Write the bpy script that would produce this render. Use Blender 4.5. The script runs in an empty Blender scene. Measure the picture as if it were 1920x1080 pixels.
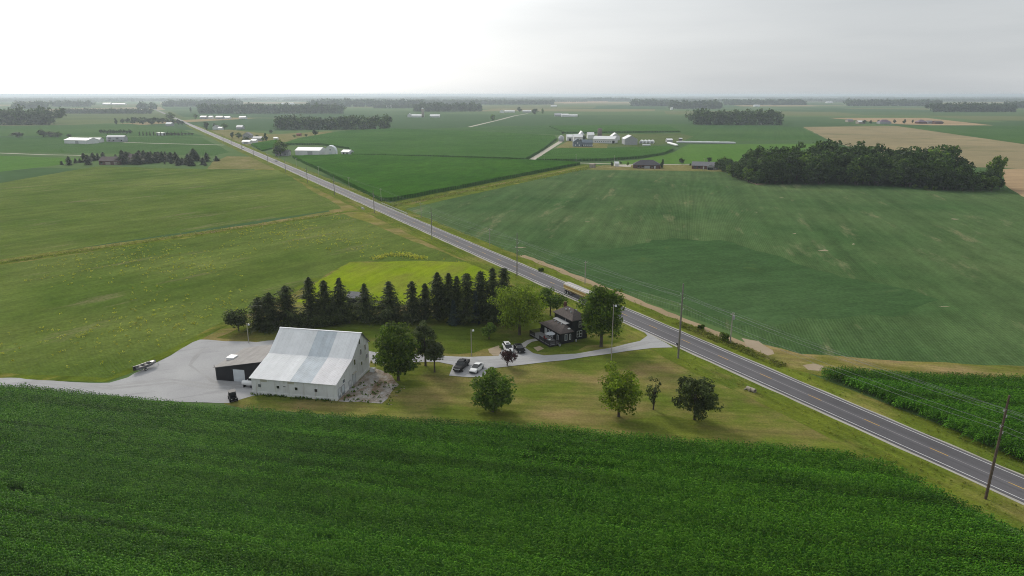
import bpy, bmesh, math, random
import numpy as np
from mathutils import Vector, Matrix
from mathutils.geometry import delaunay_2d_cdt

R = math.radians
SC = bpy.context.scene
COL = SC.collection
rng = np.random.default_rng(7)
random.seed(7)

# ------------------------------------------------------------------ camera, sky, sun, exposure
CAM_H = 58.0                       # drone height above the fields, metres
FPX = 1280.0                       # focal length in pixels of the 1920 px wide photograph
PITCH = math.atan(363.0 / FPX)
cam_d = bpy.data.cameras.new('camera')
cam_d.sensor_width = 36.0
cam_d.lens = 24.0
cam_d.clip_start = 1.0
cam_d.clip_end = 120000.0
cam = bpy.data.objects.new('camera', cam_d)
COL.objects.link(cam)
cam.location = (0, 0, CAM_H)
cam.rotation_euler = (math.pi / 2 - PITCH, 0, 0)
SC.camera = cam

SUN_AZ, SUN_EL = R(-31.0), R(30.0)
SUN_DIR = Vector((math.sin(SUN_AZ) * math.cos(SUN_EL), math.cos(SUN_AZ) * math.cos(SUN_EL), math.sin(SUN_EL)))

world = bpy.data.worlds.new('World')
SC.world = world
world.use_nodes = True
wt = world.node_tree
wt.nodes.clear()


def nd(tree, typ, **kw):
    n = tree.nodes.new(typ)
    for k, v in kw.items():
        if k.startswith('i_'):
            key = k[2:]
            key = int(key) if key.isdigit() else key.replace('_', ' ')
            sock = n.inputs[key]
            if isinstance(v, bpy.types.NodeSocket):
                tree.links.new(v, sock)
            else:
                if sock.type == 'RGBA' and len(v) == 3:
                    v = (*v, 1.0)
                sock.default_value = v
        else:
            setattr(n, k, v)
    return n


def mth(tree, op, a, b=0.0, c=None, clamp=False):
    n = nd(tree, 'ShaderNodeMath', operation=op, use_clamp=clamp, i_0=a, i_1=b)
    if c is not None:
        if isinstance(c, bpy.types.NodeSocket):
            tree.links.new(c, n.inputs[2])
        else:
            n.inputs[2].default_value = c
    return n.outputs[0]


def mixc(tree, fac, a, b, blend='MIX'):
    n = tree.nodes.new('ShaderNodeMix')
    n.data_type = 'RGBA'
    n.blend_type = blend
    for sock, v in ((n.inputs[0], fac), (n.inputs[6], a), (n.inputs[7], b)):
        if isinstance(v, bpy.types.NodeSocket):
            tree.links.new(v, sock)
        else:
            if sock.type == 'RGBA' and len(v) == 3:
                v = (*v, 1.0)
            sock.default_value = v
    return n.outputs[2]


def ramp(tree, v, lo, hi):
    n = nd(tree, 'ShaderNodeMapRange', clamp=True, i_0=v, i_1=lo, i_2=hi, i_3=0.0, i_4=1.0)
    return n.outputs[0]


# veiled sky: clear-air sky texture under a thin bright cloud sheet, brighter round the hidden sun
sky = nd(wt, 'ShaderNodeTexSky', sky_type='NISHITA', sun_disc=False, sun_elevation=SUN_EL, sun_rotation=SUN_AZ,
         altitude=200.0, air_density=1.0, dust_density=3.0)
tc = nd(wt, 'ShaderNodeTexCoord').outputs['Generated']
dotn = nd(wt, 'ShaderNodeVectorMath', operation='DOT_PRODUCT', i_0=tc, i_1=tuple(SUN_DIR)).outputs['Value']
glow = mth(wt, 'POWER', mth(wt, 'MAXIMUM', dotn, 0.0), 5.6)
mp = nd(wt, 'ShaderNodeMapping', i_Vector=tc, i_Scale=(1.4, 1.4, 11.0), i_Rotation=(R(3), R(-5), 0.3))
cl = nd(wt, 'ShaderNodeTexNoise', i_Vector=mp.outputs[0], i_Scale=1.6, i_Detail=5.0, i_Roughness=0.5).outputs[0]
cloud = mixc(wt, ramp(wt, cl, 0.33, 0.70), (0.52, 0.55, 0.575), (0.645, 0.67, 0.685))
gl2 = mth(wt, 'MULTIPLY', glow, 1.55)
cloud = mixc(wt, 1.0, cloud, nd(wt, 'ShaderNodeCombineColor', i_0=gl2, i_1=mth(wt, 'MULTIPLY', gl2, 0.985),
                               i_2=mth(wt, 'MULTIPLY', gl2, 0.95)).outputs[0], 'ADD')
clear = mixc(wt, 1.0, sky.outputs[0], (0.10, 0.10, 0.10), 'MULTIPLY')
skyc = mixc(wt, 0.93, clear, cloud)
bg = nd(wt, 'ShaderNodeBackground', i_Color=skyc, i_Strength=1.0)
wt.links.new(bg.outputs[0], nd(wt, 'ShaderNodeOutputWorld').inputs[0])

sun_d = bpy.data.lights.new('sun', 'SUN')
sun_d.energy = 2.2
sun_d.angle = R(10.0)
sun_d.color = (1.0, 0.93, 0.82)
sun = bpy.data.objects.new('sun', sun_d)
COL.objects.link(sun)
sun.rotation_euler = (-SUN_DIR).to_track_quat('-Z', 'Y').to_euler()

vs = SC.view_settings
vs.view_transform = 'Standard'
vs.look = 'None'
vs.exposure = 0.0
vs.gamma = 1.0
vs.use_curve_mapping = False
SC.render.engine = 'CYCLES'
SC.cycles.max_bounces = 6
SC.cycles.diffuse_bounces = 3
SC.cycles.glossy_bounces = 2
SC.cycles.transmission_bounces = 4
SC.cycles.volume_bounces = 0
SC.cycles.transparent_max_bounces = 8
SC.cycles.use_denoising = True
SC.cycles.denoiser = 'OPENIMAGEDENOISE'
SC.cycles.denoising_input_passes = 'RGB_ALBEDO_NORMAL'
SC.cycles.denoising_prefilter = 'NONE'
SC.cycles.filter_width = 1.05
SC.cycles.use_adaptive_sampling = False


# ------------------------------------------------------------------ survey: points of the flat farmland
SP, CP = math.sin(PITCH), math.cos(PITCH)


def G(u, v, z=0.0):
    x = (u - 960.0) / FPX
    y = (540.0 - v) / FPX
    t = (CAM_H - z) / (SP - y * CP)
    return x * t, (CP + y * SP) * t


def HT(u, v, vt):
    """height of a thing whose foot is at (u, v) and whose top shows at vt"""
    _, Y = G(u, v)
    y = (540.0 - vt) / FPX
    return CAM_H + (y * Y * CP - Y * SP) / (CP + y * SP)


def PXM(u, v):
    """metres across per pixel at a ground point"""
    x, y = G(u, v)
    return math.hypot(y * CP + CAM_H * SP, 0) / FPX


ROAD_AZ = math.atan2(-0.573, 1.0395)
RD = (math.sin(ROAD_AZ), math.cos(ROAD_AZ))
RN = (math.cos(ROAD_AZ), -math.sin(ROAD_AZ))
ROAD_O = 1.9414 * 58.0


def RP(s, o):
    """point s metres along the road and o metres right of its centre line"""
    o += ROAD_O
    return RD[0] * s + RN[0] * o, RD[1] * s + RN[1] * o


def RS(u, v):
    X, Y = G(u, v)
    return X * RD[0] + Y * RD[1], X * RN[0] + Y * RN[1] - ROAD_O


# ------------------------------------------------------------------ materials
MATS = {}


def new_mat(name):
    m = bpy.data.materials.new(name)
    m.use_nodes = True
    t = m.node_tree
    t.nodes.clear()
    out = t.nodes.new('ShaderNodeOutputMaterial')
    MATS[name] = m
    return m, t, out


def wpos(t, az=0.0, scale=(1, 1, 1)):
    g = nd(t, 'ShaderNodeNewGeometry')
    mpn = nd(t, 'ShaderNodeMapping', vector_type='POINT', i_Vector=g.outputs['Position'], i_Rotation=(0, 0, az))
    if scale != (1, 1, 1):
        mpn = nd(t, 'ShaderNodeMapping', vector_type='POINT', i_Vector=mpn.outputs[0], i_Scale=scale)
    return mpn.outputs[0]


def noise(t, vec, scale, detail=3.0, rough=0.55, lo=None, hi=None):
    o = nd(t, 'ShaderNodeTexNoise', i_Vector=vec, i_Scale=scale, i_Detail=detail, i_Roughness=rough).outputs[0]
    return o if lo is None else ramp(t, o, lo, hi)


def surf(t, out, col, rough=0.9, spec=0.2, bump=None, bstr=0.3, bdist=0.1, metal=0.0):
    b = nd(t, 'ShaderNodeBsdfPrincipled', i_Base_Color=col, i_Roughness=rough, i_Metallic=metal)
    b.inputs['Specular IOR Level'].default_value = spec
    if bump is not None:
        bn = nd(t, 'ShaderNodeBump', i_Strength=bstr, i_Distance=bdist, i_Height=bump)
        t.links.new(bn.outputs[0], b.inputs['Normal'])
    t.links.new(b.outputs[0], out.inputs[0])
    return b


def plain(name, col, rough=0.7, spec=0.3, var=0.18, scale=1.2, metal=0.0, dirt=None):
    """painted / weathered solid colour with grain and blotches"""
    m, t, out = new_mat(name)
    oc = nd(t, 'ShaderNodeTexCoord').outputs['Object']
    a = noise(t, oc, scale, 4.0, 0.6, 0.3, 0.7)
    lo = tuple(c * (1 - var) for c in col)
    hi = tuple(min(c * (1 + var), 0.95) for c in col)
    c = mixc(t, a, lo, hi)
    ov_ = mth(t, 'ADD', mth(t, 'MULTIPLY', nd(t, 'ShaderNodeObjectInfo').outputs['Random'], 0.10), 0.93)
    c = mixc(t, 1.0, c, nd(t, 'ShaderNodeCombineColor', i_0=ov_, i_1=ov_, i_2=ov_).outputs[0], 'MULTIPLY')
    if dirt:
        st = noise(t, nd(t, 'ShaderNodeMapping', i_Vector=oc, i_Scale=(1.5, 1.5, 0.25)).outputs[0], 1.1, 4.0, 0.6, 0.52, 0.75)
        c = mixc(t, mth(t, 'MULTIPLY', st, dirt[1]), c, dirt[0])
    surf(t, out, c, rough, spec, metal=metal)
    return m


def field(name, c1, c2, az, rows=0.76, rowamt=0.25, soil=(0.25, 0.19, 0.12), soilamt=0.0, soil_lo=0.62, patch=0.02, streak=0.25,
          fine=0.35, weed=None, bump=0.5, strk_w=0.35):
    """crop seen from above: rows along azimuth az, planter streaks, patchy growth, thin spots of bare soil"""
    m, t, out = new_mat(name)
    p = wpos(t, az)                                   # x across the rows, y along them
    sx = nd(t, 'ShaderNodeSeparateXYZ', i_0=p)
    big = noise(t, p, patch, 4.0, 0.55, 0.35, 0.68)
    c = mixc(t, big, c1, c2)
    stv = nd(t, 'ShaderNodeMapping', i_Vector=p, i_Scale=(strk_w, 0.006, 1.0)).outputs[0]
    s1 = noise(t, stv, 1.0, 4.0, 0.65, 0.3, 0.7)
    s2 = noise(t, nd(t, 'ShaderNodeMapping', i_Vector=p, i_Scale=(strk_w * 0.25, 0.004, 1.0), i_Location=(7.3, 2.1, 0)).outputs[0], 1.0, 3.0, 0.6, 0.3, 0.7)
    mul = mth(t, 'ADD', mth(t, 'MULTIPLY', mth(t, 'ADD', s1, s2), streak), 1.0 - streak)
    f = noise(t, p, 0.9, 6.0, 0.75, 0.25, 0.75)
    f2 = noise(t, nd(t, 'ShaderNodeMapping', i_Vector=p, i_Scale=(0.16, 0.07, 1.0), i_Location=(3.1, 9.7, 0)).outputs[0], 1.0, 7.0, 0.78, 0.28, 0.72)
    mul = mth(t, 'MULTIPLY', mul, mth(t, 'ADD', mth(t, 'MULTIPLY', f2, fine * 1.5), 1.0 - fine * 0.75))
    mul = mth(t, 'MULTIPLY', mul, mth(t, 'ADD', mth(t, 'MULTIPLY', f, fine * 2), 1.0 - fine))
    rw = mth(t, 'SINE', mth(t, 'MULTIPLY', sx.outputs[0], 2 * math.pi / rows))
    mul = mth(t, 'MULTIPLY', mul, mth(t, 'ADD', mth(t, 'MULTIPLY', rw, rowamt), 1.0))
    c = mixc(t, 1.0, c, nd(t, 'ShaderNodeCombineColor', i_0=mul, i_1=mul, i_2=mul).outputs[0], 'MULTIPLY')
    if weed:
        w = noise(t, p, weed[1], 5.0, 0.7, weed[2], weed[2] + 0.12)
        c = mixc(t, mth(t, 'MULTIPLY', w, weed[3]), c, weed[0])
    if soilamt:
        sv = nd(t, 'ShaderNodeMapping', i_Vector=p, i_Scale=(0.10, 0.02, 1.0)).outputs[0]
        s = mth(t, 'MULTIPLY', noise(t, sv, 1.0, 5.0, 0.65, soil_lo, soil_lo + 0.1), ramp(t, f, 0.15, 0.7))
        c = mixc(t, mth(t, 'MULTIPLY', s, soilamt), c, soil)
    hb = mth(t, 'ADD', mth(t, 'MULTIPLY', rw, 0.3), mth(t, 'MULTIPLY', f, 1.2))
    surf(t, out, c, 1.0, 0.0, hb, bump, 0.35)
    return m


def turf(name, c1, c2, c3, az=0.0, mow=0.0, scale=0.06, dry_lo=0.5, dry_hi=0.68):
    """mown or rough grass: two greens, dry patches, faint mowing passes"""
    m, t, out = new_mat(name)
    p = wpos(t, az)
    a = noise(t, p, scale, 4.0, 0.6, 0.35, 0.65)
    b = noise(t, nd(t, 'ShaderNodeMapping', i_Vector=p, i_Location=(31, 17, 0), i_Scale=(1.0, 0.55, 1)).outputs[0], scale * 1.6, 5.0, 0.62, dry_lo, dry_hi)
    f = noise(t, p, 2.2, 6.0, 0.75, 0.25, 0.75)
    f2 = noise(t, nd(t, 'ShaderNodeMapping', i_Vector=p, i_Scale=(0.5, 0.2, 1.0), i_Location=(3.1, 9.7, 0)).outputs[0], 1.0, 7.0, 0.75, 0.28, 0.72)
    c = mixc(t, a, c1, c2)
    c = mixc(t, b, c, c3)
    mul = mth(t, 'MULTIPLY', mth(t, 'ADD', mth(t, 'MULTIPLY', f, 0.7), 0.65), mth(t, 'ADD', mth(t, 'MULTIPLY', f2, 0.5), 0.75))
    if mow:
        st = noise(t, nd(t, 'ShaderNodeMapping', i_Vector=p, i_Scale=(0.55, 0.02, 1)).outputs[0], 1.0, 3.0, 0.6, 0.35, 0.65)
        mul = mth(t, 'MULTIPLY', mul, mth(t, 'ADD', mth(t, 'MULTIPLY', st, mow * 2), 1 - mow))
    c = mixc(t, 1.0, c, nd(t, 'ShaderNodeCombineColor', i_0=mul, i_1=mul, i_2=mul).outputs[0], 'MULTIPLY')
    surf(t, out, c, 1.0, 0.0, f, 0.5, 0.15)
    return m


def gravelmat(name, c1, c2, track=None, az=0.0):
    m, t, out = new_mat(name)
    p = wpos(t, az)
    a = noise(t, p, 0.09, 5.0, 0.6, 0.35, 0.68)
    f = noise(t, p, 3.0, 6.0, 0.8, 0.2, 0.8)
    c = mixc(t, a, c1, c2)
    mul = mth(t, 'ADD', mth(t, 'MULTIPLY', f, 0.3), 0.85)
    c = mixc(t, 1.0, c, nd(t, 'ShaderNodeCombineColor', i_0=mul, i_1=mul, i_2=mul).outputs[0], 'MULTIPLY')
    st = noise(t, nd(t, 'ShaderNodeMapping', i_Vector=p, i_Scale=(0.45, 0.05, 1)).outputs[0], 1.0, 4.0, 0.65, 0.56, 0.74)
    if track:
        c = mixc(t, mth(t, 'MULTIPLY', st, track[1]), c, track[0])
    surf(t, out, c, 0.95, 0.1, f, 0.4, 0.06)
    return m


def leafmat(name, c1, c2, trans=0.35, tipcol=None):
    m, t, out = new_mat(name)
    g = nd(t, 'ShaderNodeNewGeometry')
    oi = nd(t, 'ShaderNodeObjectInfo')
    c = mixc(t, g.outputs['Random Per Island'], c1, c2)
    at = nd(t, 'ShaderNodeAttribute', attribute_name='tint').outputs['Fac']
    v = mth(t, 'ADD', mth(t, 'MULTIPLY', at, 0.8), 0.62)
    v = mth(t, 'MULTIPLY', v, mth(t, 'ADD', mth(t, 'MULTIPLY', oi.outputs['Random'], 0.3), 0.85))
    c = mixc(t, 1.0, c, nd(t, 'ShaderNodeCombineColor', i_0=v, i_1=v, i_2=v).outputs[0], 'MULTIPLY')
    b = nd(t, 'ShaderNodeBsdfPrincipled', i_Base_Color=c, i_Roughness=0.6)
    b.inputs['Specular IOR Level'].default_value = 0.08
    tr = nd(t, 'ShaderNodeBsdfTranslucent', i_Color=mixc(t, 1.0, c, (1.0, 1.15, 0.6), 'MULTIPLY'))
    mx = nd(t, 'ShaderNodeMixShader', i_0=trans, i_1=b.outputs[0], i_2=tr.outputs[0])
    t.links.new(mx.outputs[0], out.inputs[0])
    return m


# crops and grass
AZ_GRID = R(11.5)                  # survey grid of the fields; the main road cuts it diagonally
AZ_ROW = R(102.0)
field('weedy_beans', (0.078, 0.126, 0.020), (0.140, 0.178, 0.042), R(37), 0.76, 0.08, (0.24, 0.20, 0.12), 0.6, 0.58, 0.018, 0.20, 0.38,
      weed=((0.20, 0.21, 0.035), 0.35, 0.62, 0.4))
field('soybeans', (0.054, 0.107, 0.036), (0.096, 0.145, 0.056), R(14), 0.76, 0.05, (0.27, 0.24, 0.14), 0.6, 0.58, 0.012, 0.26, 0.36)
field('soybeans_dark', (0.042, 0.092, 0.030), (0.064, 0.118, 0.044), R(75), 0.76, 0.05, (0.2, 0.17, 0.1), 0.2, 0.66, 0.015, 0.14, 0.36,
      weed=((0.10, 0.13, 0.03), 0.06, 0.6, 0.5))
field('corn_dark', (0.032, 0.104, 0.008), (0.056, 0.142, 0.014), R(15), 0.76, 0.2, patch=0.012, streak=0.12, fine=0.45, bump=0.9)
field('corn_light', (0.046, 0.120, 0.020), (0.066, 0.148, 0.028), R(70), 0.76, 0.2, patch=0.010, streak=0.10, fine=0.35, bump=0.9)
field('crop_lime', (0.075, 0.165, 0.026), (0.095, 0.185, 0.034), R(11), 0.76, 0.1, patch=0.010, streak=0.12, fine=0.2)
field('crop_mid', (0.046, 0.108, 0.026), (0.074, 0.138, 0.036), R(20), 0.76, 0.1, patch=0.004, streak=0.15, fine=0.2)
field('crop_olive', (0.085, 0.120, 0.040), (0.120, 0.150, 0.050), R(40), 0.76, 0.1, patch=0.006, streak=0.15, fine=0.2)
field('stubble', (0.235, 0.200, 0.115), (0.300, 0.245, 0.140), R(105), 2.4, 0.05, patch=0.010, streak=0.16, fine=0.18, weed=((0.11, 0.13, 0.05), 0.012, 0.55, 0.45))
field('stubble_red', (0.330, 0.235, 0.140), (0.400, 0.290, 0.170), R(100), 9.0, 0.06, patch=0.010, streak=0.15, fine=0.15)
turf('lawn', (0.140, 0.162, 0.028), (0.098, 0.138, 0.020), (0.245, 0.185, 0.080), R(95), 0.16, 0.05, 0.44, 0.68)
turf('lawn_green_shaded', (0.100, 0.128, 0.018), (0.072, 0.105, 0.014), (0.165, 0.135, 0.050), R(95), 0.12, 0.06, 0.50, 0.74)  # less dry, greener grass, with the spruces' shade painted into its darker tone
turf('lawn_lime', (0.165, 0.235, 0.010), (0.205, 0.265, 0.014), (0.190, 0.195, 0.040), R(20), 0.08, 0.05, 0.45, 0.75)
turf('verge', (0.135, 0.165, 0.022), (0.092, 0.130, 0.018), (0.215, 0.190, 0.060), ROAD_AZ, 0.14, 0.07, 0.5, 0.72)
turf('rough_grass', (0.190, 0.180, 0.040), (0.125, 0.145, 0.030), (0.270, 0.205, 0.095), R(108), 0.14, 0.06, 0.46, 0.66)
turf('dry_lawn', (0.200, 0.185, 0.070), (0.150, 0.150, 0.050), (0.245, 0.205, 0.100), 0, 0.06, 0.04)
turf('ditch_grass', (0.130, 0.170, 0.020), (0.085, 0.120, 0.016), (0.260, 0.220, 0.060), R(40), 0.16, 0.08, 0.55, 0.72)
gravelmat('gravel', (0.330, 0.330, 0.340), (0.400, 0.400, 0.405), ((0.21, 0.205, 0.205), 0.6), R(70))
gravelmat('lane_gravel', (0.400, 0.370, 0.310), (0.460, 0.425, 0.360))
gravelmat('bare_soil', (0.270, 0.205, 0.120), (0.330, 0.250, 0.155), ((0.14, 0.135, 0.04), 0.5), ROAD_AZ)
gravelmat('pale_soil', (0.300, 0.240, 0.165), (0.380, 0.310, 0.230), ((0.16, 0.14, 0.06), 0.8), R(90))
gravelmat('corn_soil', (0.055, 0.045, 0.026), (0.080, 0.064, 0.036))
gravelmat('concrete', (0.330, 0.315, 0.300), (0.420, 0.405, 0.385), ((0.2, 0.16, 0.11), 0.7))
turf('broken_pad', (0.400, 0.385, 0.375), (0.320, 0.290, 0.255), (0.215, 0.160, 0.110), R(15), 0.0, 0.22, 0.44, 0.60)
gravelmat('shoulder', (0.400, 0.385, 0.350), (0.330, 0.320, 0.290), ((0.2, 0.19, 0.1), 0.6), ROAD_AZ)


def asphalt():
    m, t, out = new_mat('asphalt')
    p = wpos(t, ROAD_AZ)
    c = mixc(t, noise(t, p, 0.05, 4.0, 0.6, 0.35, 0.65), (0.078, 0.075, 0.083), (0.102, 0.098, 0.106))
    st = noise(t, nd(t, 'ShaderNodeMapping', i_Vector=p, i_Scale=(1.1, 0.01, 1)).outputs[0], 1.0, 3.0, 0.6, 0.3, 0.7)
    f = noise(t, p, 5.0, 5.0, 0.8, 0.2, 0.8)
    mul = mth(t, 'MULTIPLY', mth(t, 'ADD', mth(t, 'MULTIPLY', st, 0.5), 0.75), mth(t, 'ADD', mth(t, 'MULTIPLY', f, 0.2), 0.9))
    c = mixc(t, 1.0, c, nd(t, 'ShaderNodeCombineColor', i_0=mul, i_1=mul, i_2=mul).outputs[0], 'MULTIPLY')
    surf(t, out, c, 0.8, 0.3, f, 0.2, 0.02)


asphalt()


def roadpaint(name, col, wear):
    m, t, out = new_mat(name)
    p = wpos(t, ROAD_AZ)
    w = noise(t, nd(t, 'ShaderNodeMapping', i_Vector=p, i_Scale=(3.0, 0.6, 1)).outputs[0], 1.0, 5.0, 0.7, 0.5, 0.75)
    c = mixc(t, mth(t, 'MULTIPLY', w, wear), col, (0.13, 0.125, 0.13))
    surf(t, out, c, 0.7, 0.3)


roadpaint('paint_white', (0.62, 0.62, 0.63), 0.7)
roadpaint('paint_yellow', (0.60, 0.36, 0.07), 0.6)
roadpaint('seam', (0.27, 0.26, 0.265), 0.8)


def farmland():
    """open country to the horizon: a patchwork of crops on the survey grid"""
    m, t, out = new_mat('farmland')
    p = wpos(t, AZ_GRID)
    br = nd(t, 'ShaderNodeTexVoronoi', feature='F1', distance='CHEBYCHEV', i_Vector=nd(t, 'ShaderNodeMapping', i_Vector=p, i_Scale=(1 / 620, 1 / 430, 1)).outputs[0],
            i_Scale=1.0, i_Randomness=0.75)
    rnd = nd(t, 'ShaderNodeSeparateColor', i_0=br.outputs['Color'])
    c = mixc(t, ramp(t, rnd.outputs[0], 0.2, 0.8), (0.055, 0.105, 0.040), (0.095, 0.150, 0.052))
    c = mixc(t, ramp(t, rnd.outputs[1], 0.76, 0.80), c, (0.135, 0.150, 0.060))
    c = mixc(t, ramp(t, rnd.outputs[2], 0.90, 0.92), c, (0.290, 0.225, 0.120))
    f = noise(t, p, 0.05, 6.0, 0.7, 0.25, 0.75)
    mul = mth(t, 'ADD', mth(t, 'MULTIPLY', f, 0.3), 0.85)
    c = mixc(t, 1.0, c, nd(t, 'ShaderNodeCombineColor', i_0=mul, i_1=mul, i_2=mul).outputs[0], 'MULTIPLY')
    surf(t, out, c, 1.0, 0.0)


farmland()

# foliage
leafmat('leaf_maple', (0.044, 0.088, 0.011), (0.155, 0.220, 0.026), 0.5)
leafmat('leaf_mid', (0.058, 0.112, 0.016), (0.150, 0.220, 0.038), 0.5)
leafmat('leaf_light', (0.110, 0.172, 0.014), (0.255, 0.320, 0.034), 0.5)
leafmat('leaf_dark', (0.052, 0.074, 0.024), (0.105, 0.130, 0.046), 0.45)
leafmat('leaf_wood', (0.020, 0.046, 0.009), (0.070, 0.116, 0.022), 0.3)
leafmat('leaf_spruce', (0.030, 0.046, 0.015), (0.080, 0.098, 0.034), 0.3)
leafmat('leaf_pine', (0.040, 0.058, 0.020), (0.080, 0.098, 0.036), 0.35)
leafmat('leaf_blue', (0.032, 0.054, 0.040), (0.052, 0.076, 0.058), 0.15)
leafmat('leaf_purple', (0.040, 0.016, 0.020), (0.070, 0.028, 0.030), 0.25)
leafmat('leaf_weed', (0.150, 0.185, 0.026), (0.240, 0.240, 0.050), 0.5)
leafmat('leaf_yellow', (0.360, 0.360, 0.035), (0.520, 0.480, 0.070), 0.5)
plain('bark', (0.085, 0.070, 0.055), 0.95, 0.1)
plain('bark_pale', (0.20, 0.185, 0.16), 0.95, 0.1)


def cornmat():
    m, t, out = new_mat('corn_leaf')
    g = nd(t, 'ShaderNodeNewGeometry')
    p = wpos(t, AZ_ROW)
    c = mixc(t, g.outputs['Random Per Island'], (0.022, 0.096, 0.005), (0.128, 0.290, 0.022))
    big = noise(t, nd(t, 'ShaderNodeMapping', i_Vector=p, i_Scale=(0.13, 0.05, 0.0)).outputs[0], 1.0, 4.0, 0.65, 0.33, 0.70)
    c = mixc(t, mth(t, 'MULTIPLY', big, 0.75), c, mixc(t, 1.0, c, (0.50, 0.60, 0.70), 'MULTIPLY'))
    glint = nd(t, 'ShaderNodeMapRange', clamp=True, i_0=g.outputs['Random Per Island'], i_1=0.86, i_2=0.90, i_3=0.0, i_4=1.0).outputs[0]
    c = mixc(t, glint, c, (0.150, 0.330, 0.036))  # painted glints: a few random leaf blades get a brighter green
    rw = noise(t, nd(t, 'ShaderNodeMapping', i_Vector=p, i_Scale=(0.65, 0.012, 0.0)).outputs[0], 1.0, 2.0, 0.6, 0.32, 0.68)
    rv = mth(t, 'ADD', mth(t, 'MULTIPLY', rw, 0.95), 0.58)
    c = mixc(t, 1.0, c, nd(t, 'ShaderNodeCombineColor', i_0=rv, i_1=rv, i_2=rv).outputs[0], 'MULTIPLY')
    b = nd(t, 'ShaderNodeBsdfPrincipled', i_Base_Color=c, i_Roughness=0.45)
    b.inputs['Specular IOR Level'].default_value = 0.03
    tr = nd(t, 'ShaderNodeBsdfTranslucent', i_Color=mixc(t, 1.0, c, (1.1, 1.2, 0.6), 'MULTIPLY'))
    mx = nd(t, 'ShaderNodeMixShader', i_0=0.3, i_1=b.outputs[0], i_2=tr.outputs[0])
    t.links.new(mx.outputs[0], out.inputs[0])


cornmat()

# building and vehicle materials
DUST = (0.33, 0.30, 0.25)
plain('white_siding', (0.72, 0.735, 0.74), 0.8, 0.2, 0.08, 0.5, dirt=(DUST, 0.55))
plain('white_block', (0.78, 0.79, 0.79), 0.85, 0.2, 0.10, 0.6, dirt=((0.3, 0.27, 0.2), 0.4))
plain('white_metal', (0.66, 0.68, 0.70), 0.5, 0.4, 0.06, 0.4, dirt=((0.45, 0.44, 0.42), 0.3))
plain('shed_white', (0.70, 0.71, 0.72), 0.6, 0.3, 0.05, 0.2)
plain('roof_white', (0.82, 0.83, 0.845), 0.65, 0.2, 0.06, 0.5, dirt=((0.62, 0.62, 0.63), 0.3))
plain('roof_bright', (0.72, 0.73, 0.745), 0.5, 0.4, 0.05, 0.2)
plain('roof_blue_grey', (0.57, 0.62, 0.665), 0.6, 0.2, 0.12, 0.5, dirt=((0.66, 0.69, 0.72), 0.6))
plain('roof_lilac', (0.80, 0.79, 0.81), 0.65, 0.2, 0.06, 0.4, dirt=((0.60, 0.56, 0.56), 0.5))
plain('roof_rib', (0.47, 0.48, 0.50), 0.5, 0.4, 0.1)
plain('black_metal', (0.020, 0.020, 0.024), 0.6, 0.3, 0.2)
plain('garage_roof', (0.275, 0.262, 0.255), 0.8, 0.2, 0.10, 0.5, dirt=((0.2, 0.18, 0.16), 0.5))
plain('door_white', (0.62, 0.66, 0.70), 0.5, 0.4, 0.04)
plain('beige_patch', (0.44, 0.43, 0.36), 0.8, 0.2, 0.1)
plain('soot', (0.18, 0.185, 0.19), 0.9, 0.1, 0.3)
plain('house_black', (0.016, 0.016, 0.019), 0.7, 0.25, 0.25, 1.0)
plain('house_roof', (0.105, 0.088, 0.084), 0.9, 0.15, 0.22, 2.5, dirt=((0.07, 0.06, 0.06), 0.6))
plain('tin_roof', (0.36, 0.365, 0.385), 0.45, 0.45, 0.08)
plain('brick', (0.125, 0.065, 0.052), 0.9, 0.15, 0.3, 3.0)
plain('roof_dark', (0.085, 0.080, 0.090), 0.9, 0.15, 0.2)
plain('roof_grey', (0.20, 0.20, 0.215), 0.85, 0.2, 0.15)
plain('roof_purple', (0.20, 0.15, 0.19), 0.85, 0.2, 0.15)
plain('roof_brown', (0.125, 0.10, 0.098), 0.9, 0.15, 0.2)
plain('siding_blue', (0.15, 0.185, 0.225), 0.8, 0.2, 0.1)
plain('siding_grey', (0.36, 0.37, 0.385), 0.8, 0.2, 0.1)
plain('siding_tan', (0.34, 0.30, 0.25), 0.8, 0.2, 0.1)
plain('silo_stave', (0.20, 0.165, 0.15), 0.9, 0.15, 0.2)
plain('galvanised', (0.42, 0.44, 0.47), 0.4, 0.5, 0.1)
plain('steel_rail', (0.55, 0.55, 0.54), 0.5, 0.4, 0.1)
plain('pole_wood', (0.115, 0.085, 0.066), 0.9, 0.15, 0.25)
plain('pole_pale', (0.34, 0.315, 0.27), 0.9, 0.15, 0.15)
plain('pole_grey', (0.20, 0.185, 0.165), 0.9, 0.15, 0.2)
plain('insulator', (0.45, 0.45, 0.45), 0.4, 0.5, 0.05)
plain('cable', (0.24, 0.25, 0.25), 0.5, 0.4, 0.05)
plain('tyre', (0.016, 0.016, 0.017), 0.9, 0.2, 0.1)
plain('rim', (0.35, 0.35, 0.36), 0.4, 0.5, 0.05)
plain('paint_car_white', (0.74, 0.75, 0.76), 0.25, 0.5, 0.02)
plain('paint_car_black', (0.006, 0.006, 0.007), 0.3, 0.12, 0.05)
plain('bumper', (0.03, 0.03, 0.032), 0.6, 0.3, 0.05)
plain('lamp_glass', (0.62, 0.64, 0.66), 0.15, 0.6, 0.02)
plain('lamp_red', (0.25, 0.02, 0.015), 0.25, 0.5, 0.02)
plain('trailer_gold', (0.50, 0.32, 0.13), 0.35, 0.5, 0.10, metal=0.2)
plain('trailer_tarp', (0.46, 0.43, 0.42), 0.6, 0.3, 0.08)
plain('trailer_rail', (0.74, 0.64, 0.38), 0.4, 0.5, 0.08)
plain('boat_grey', (0.20, 0.20, 0.205), 0.4, 0.4, 0.1)
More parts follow.
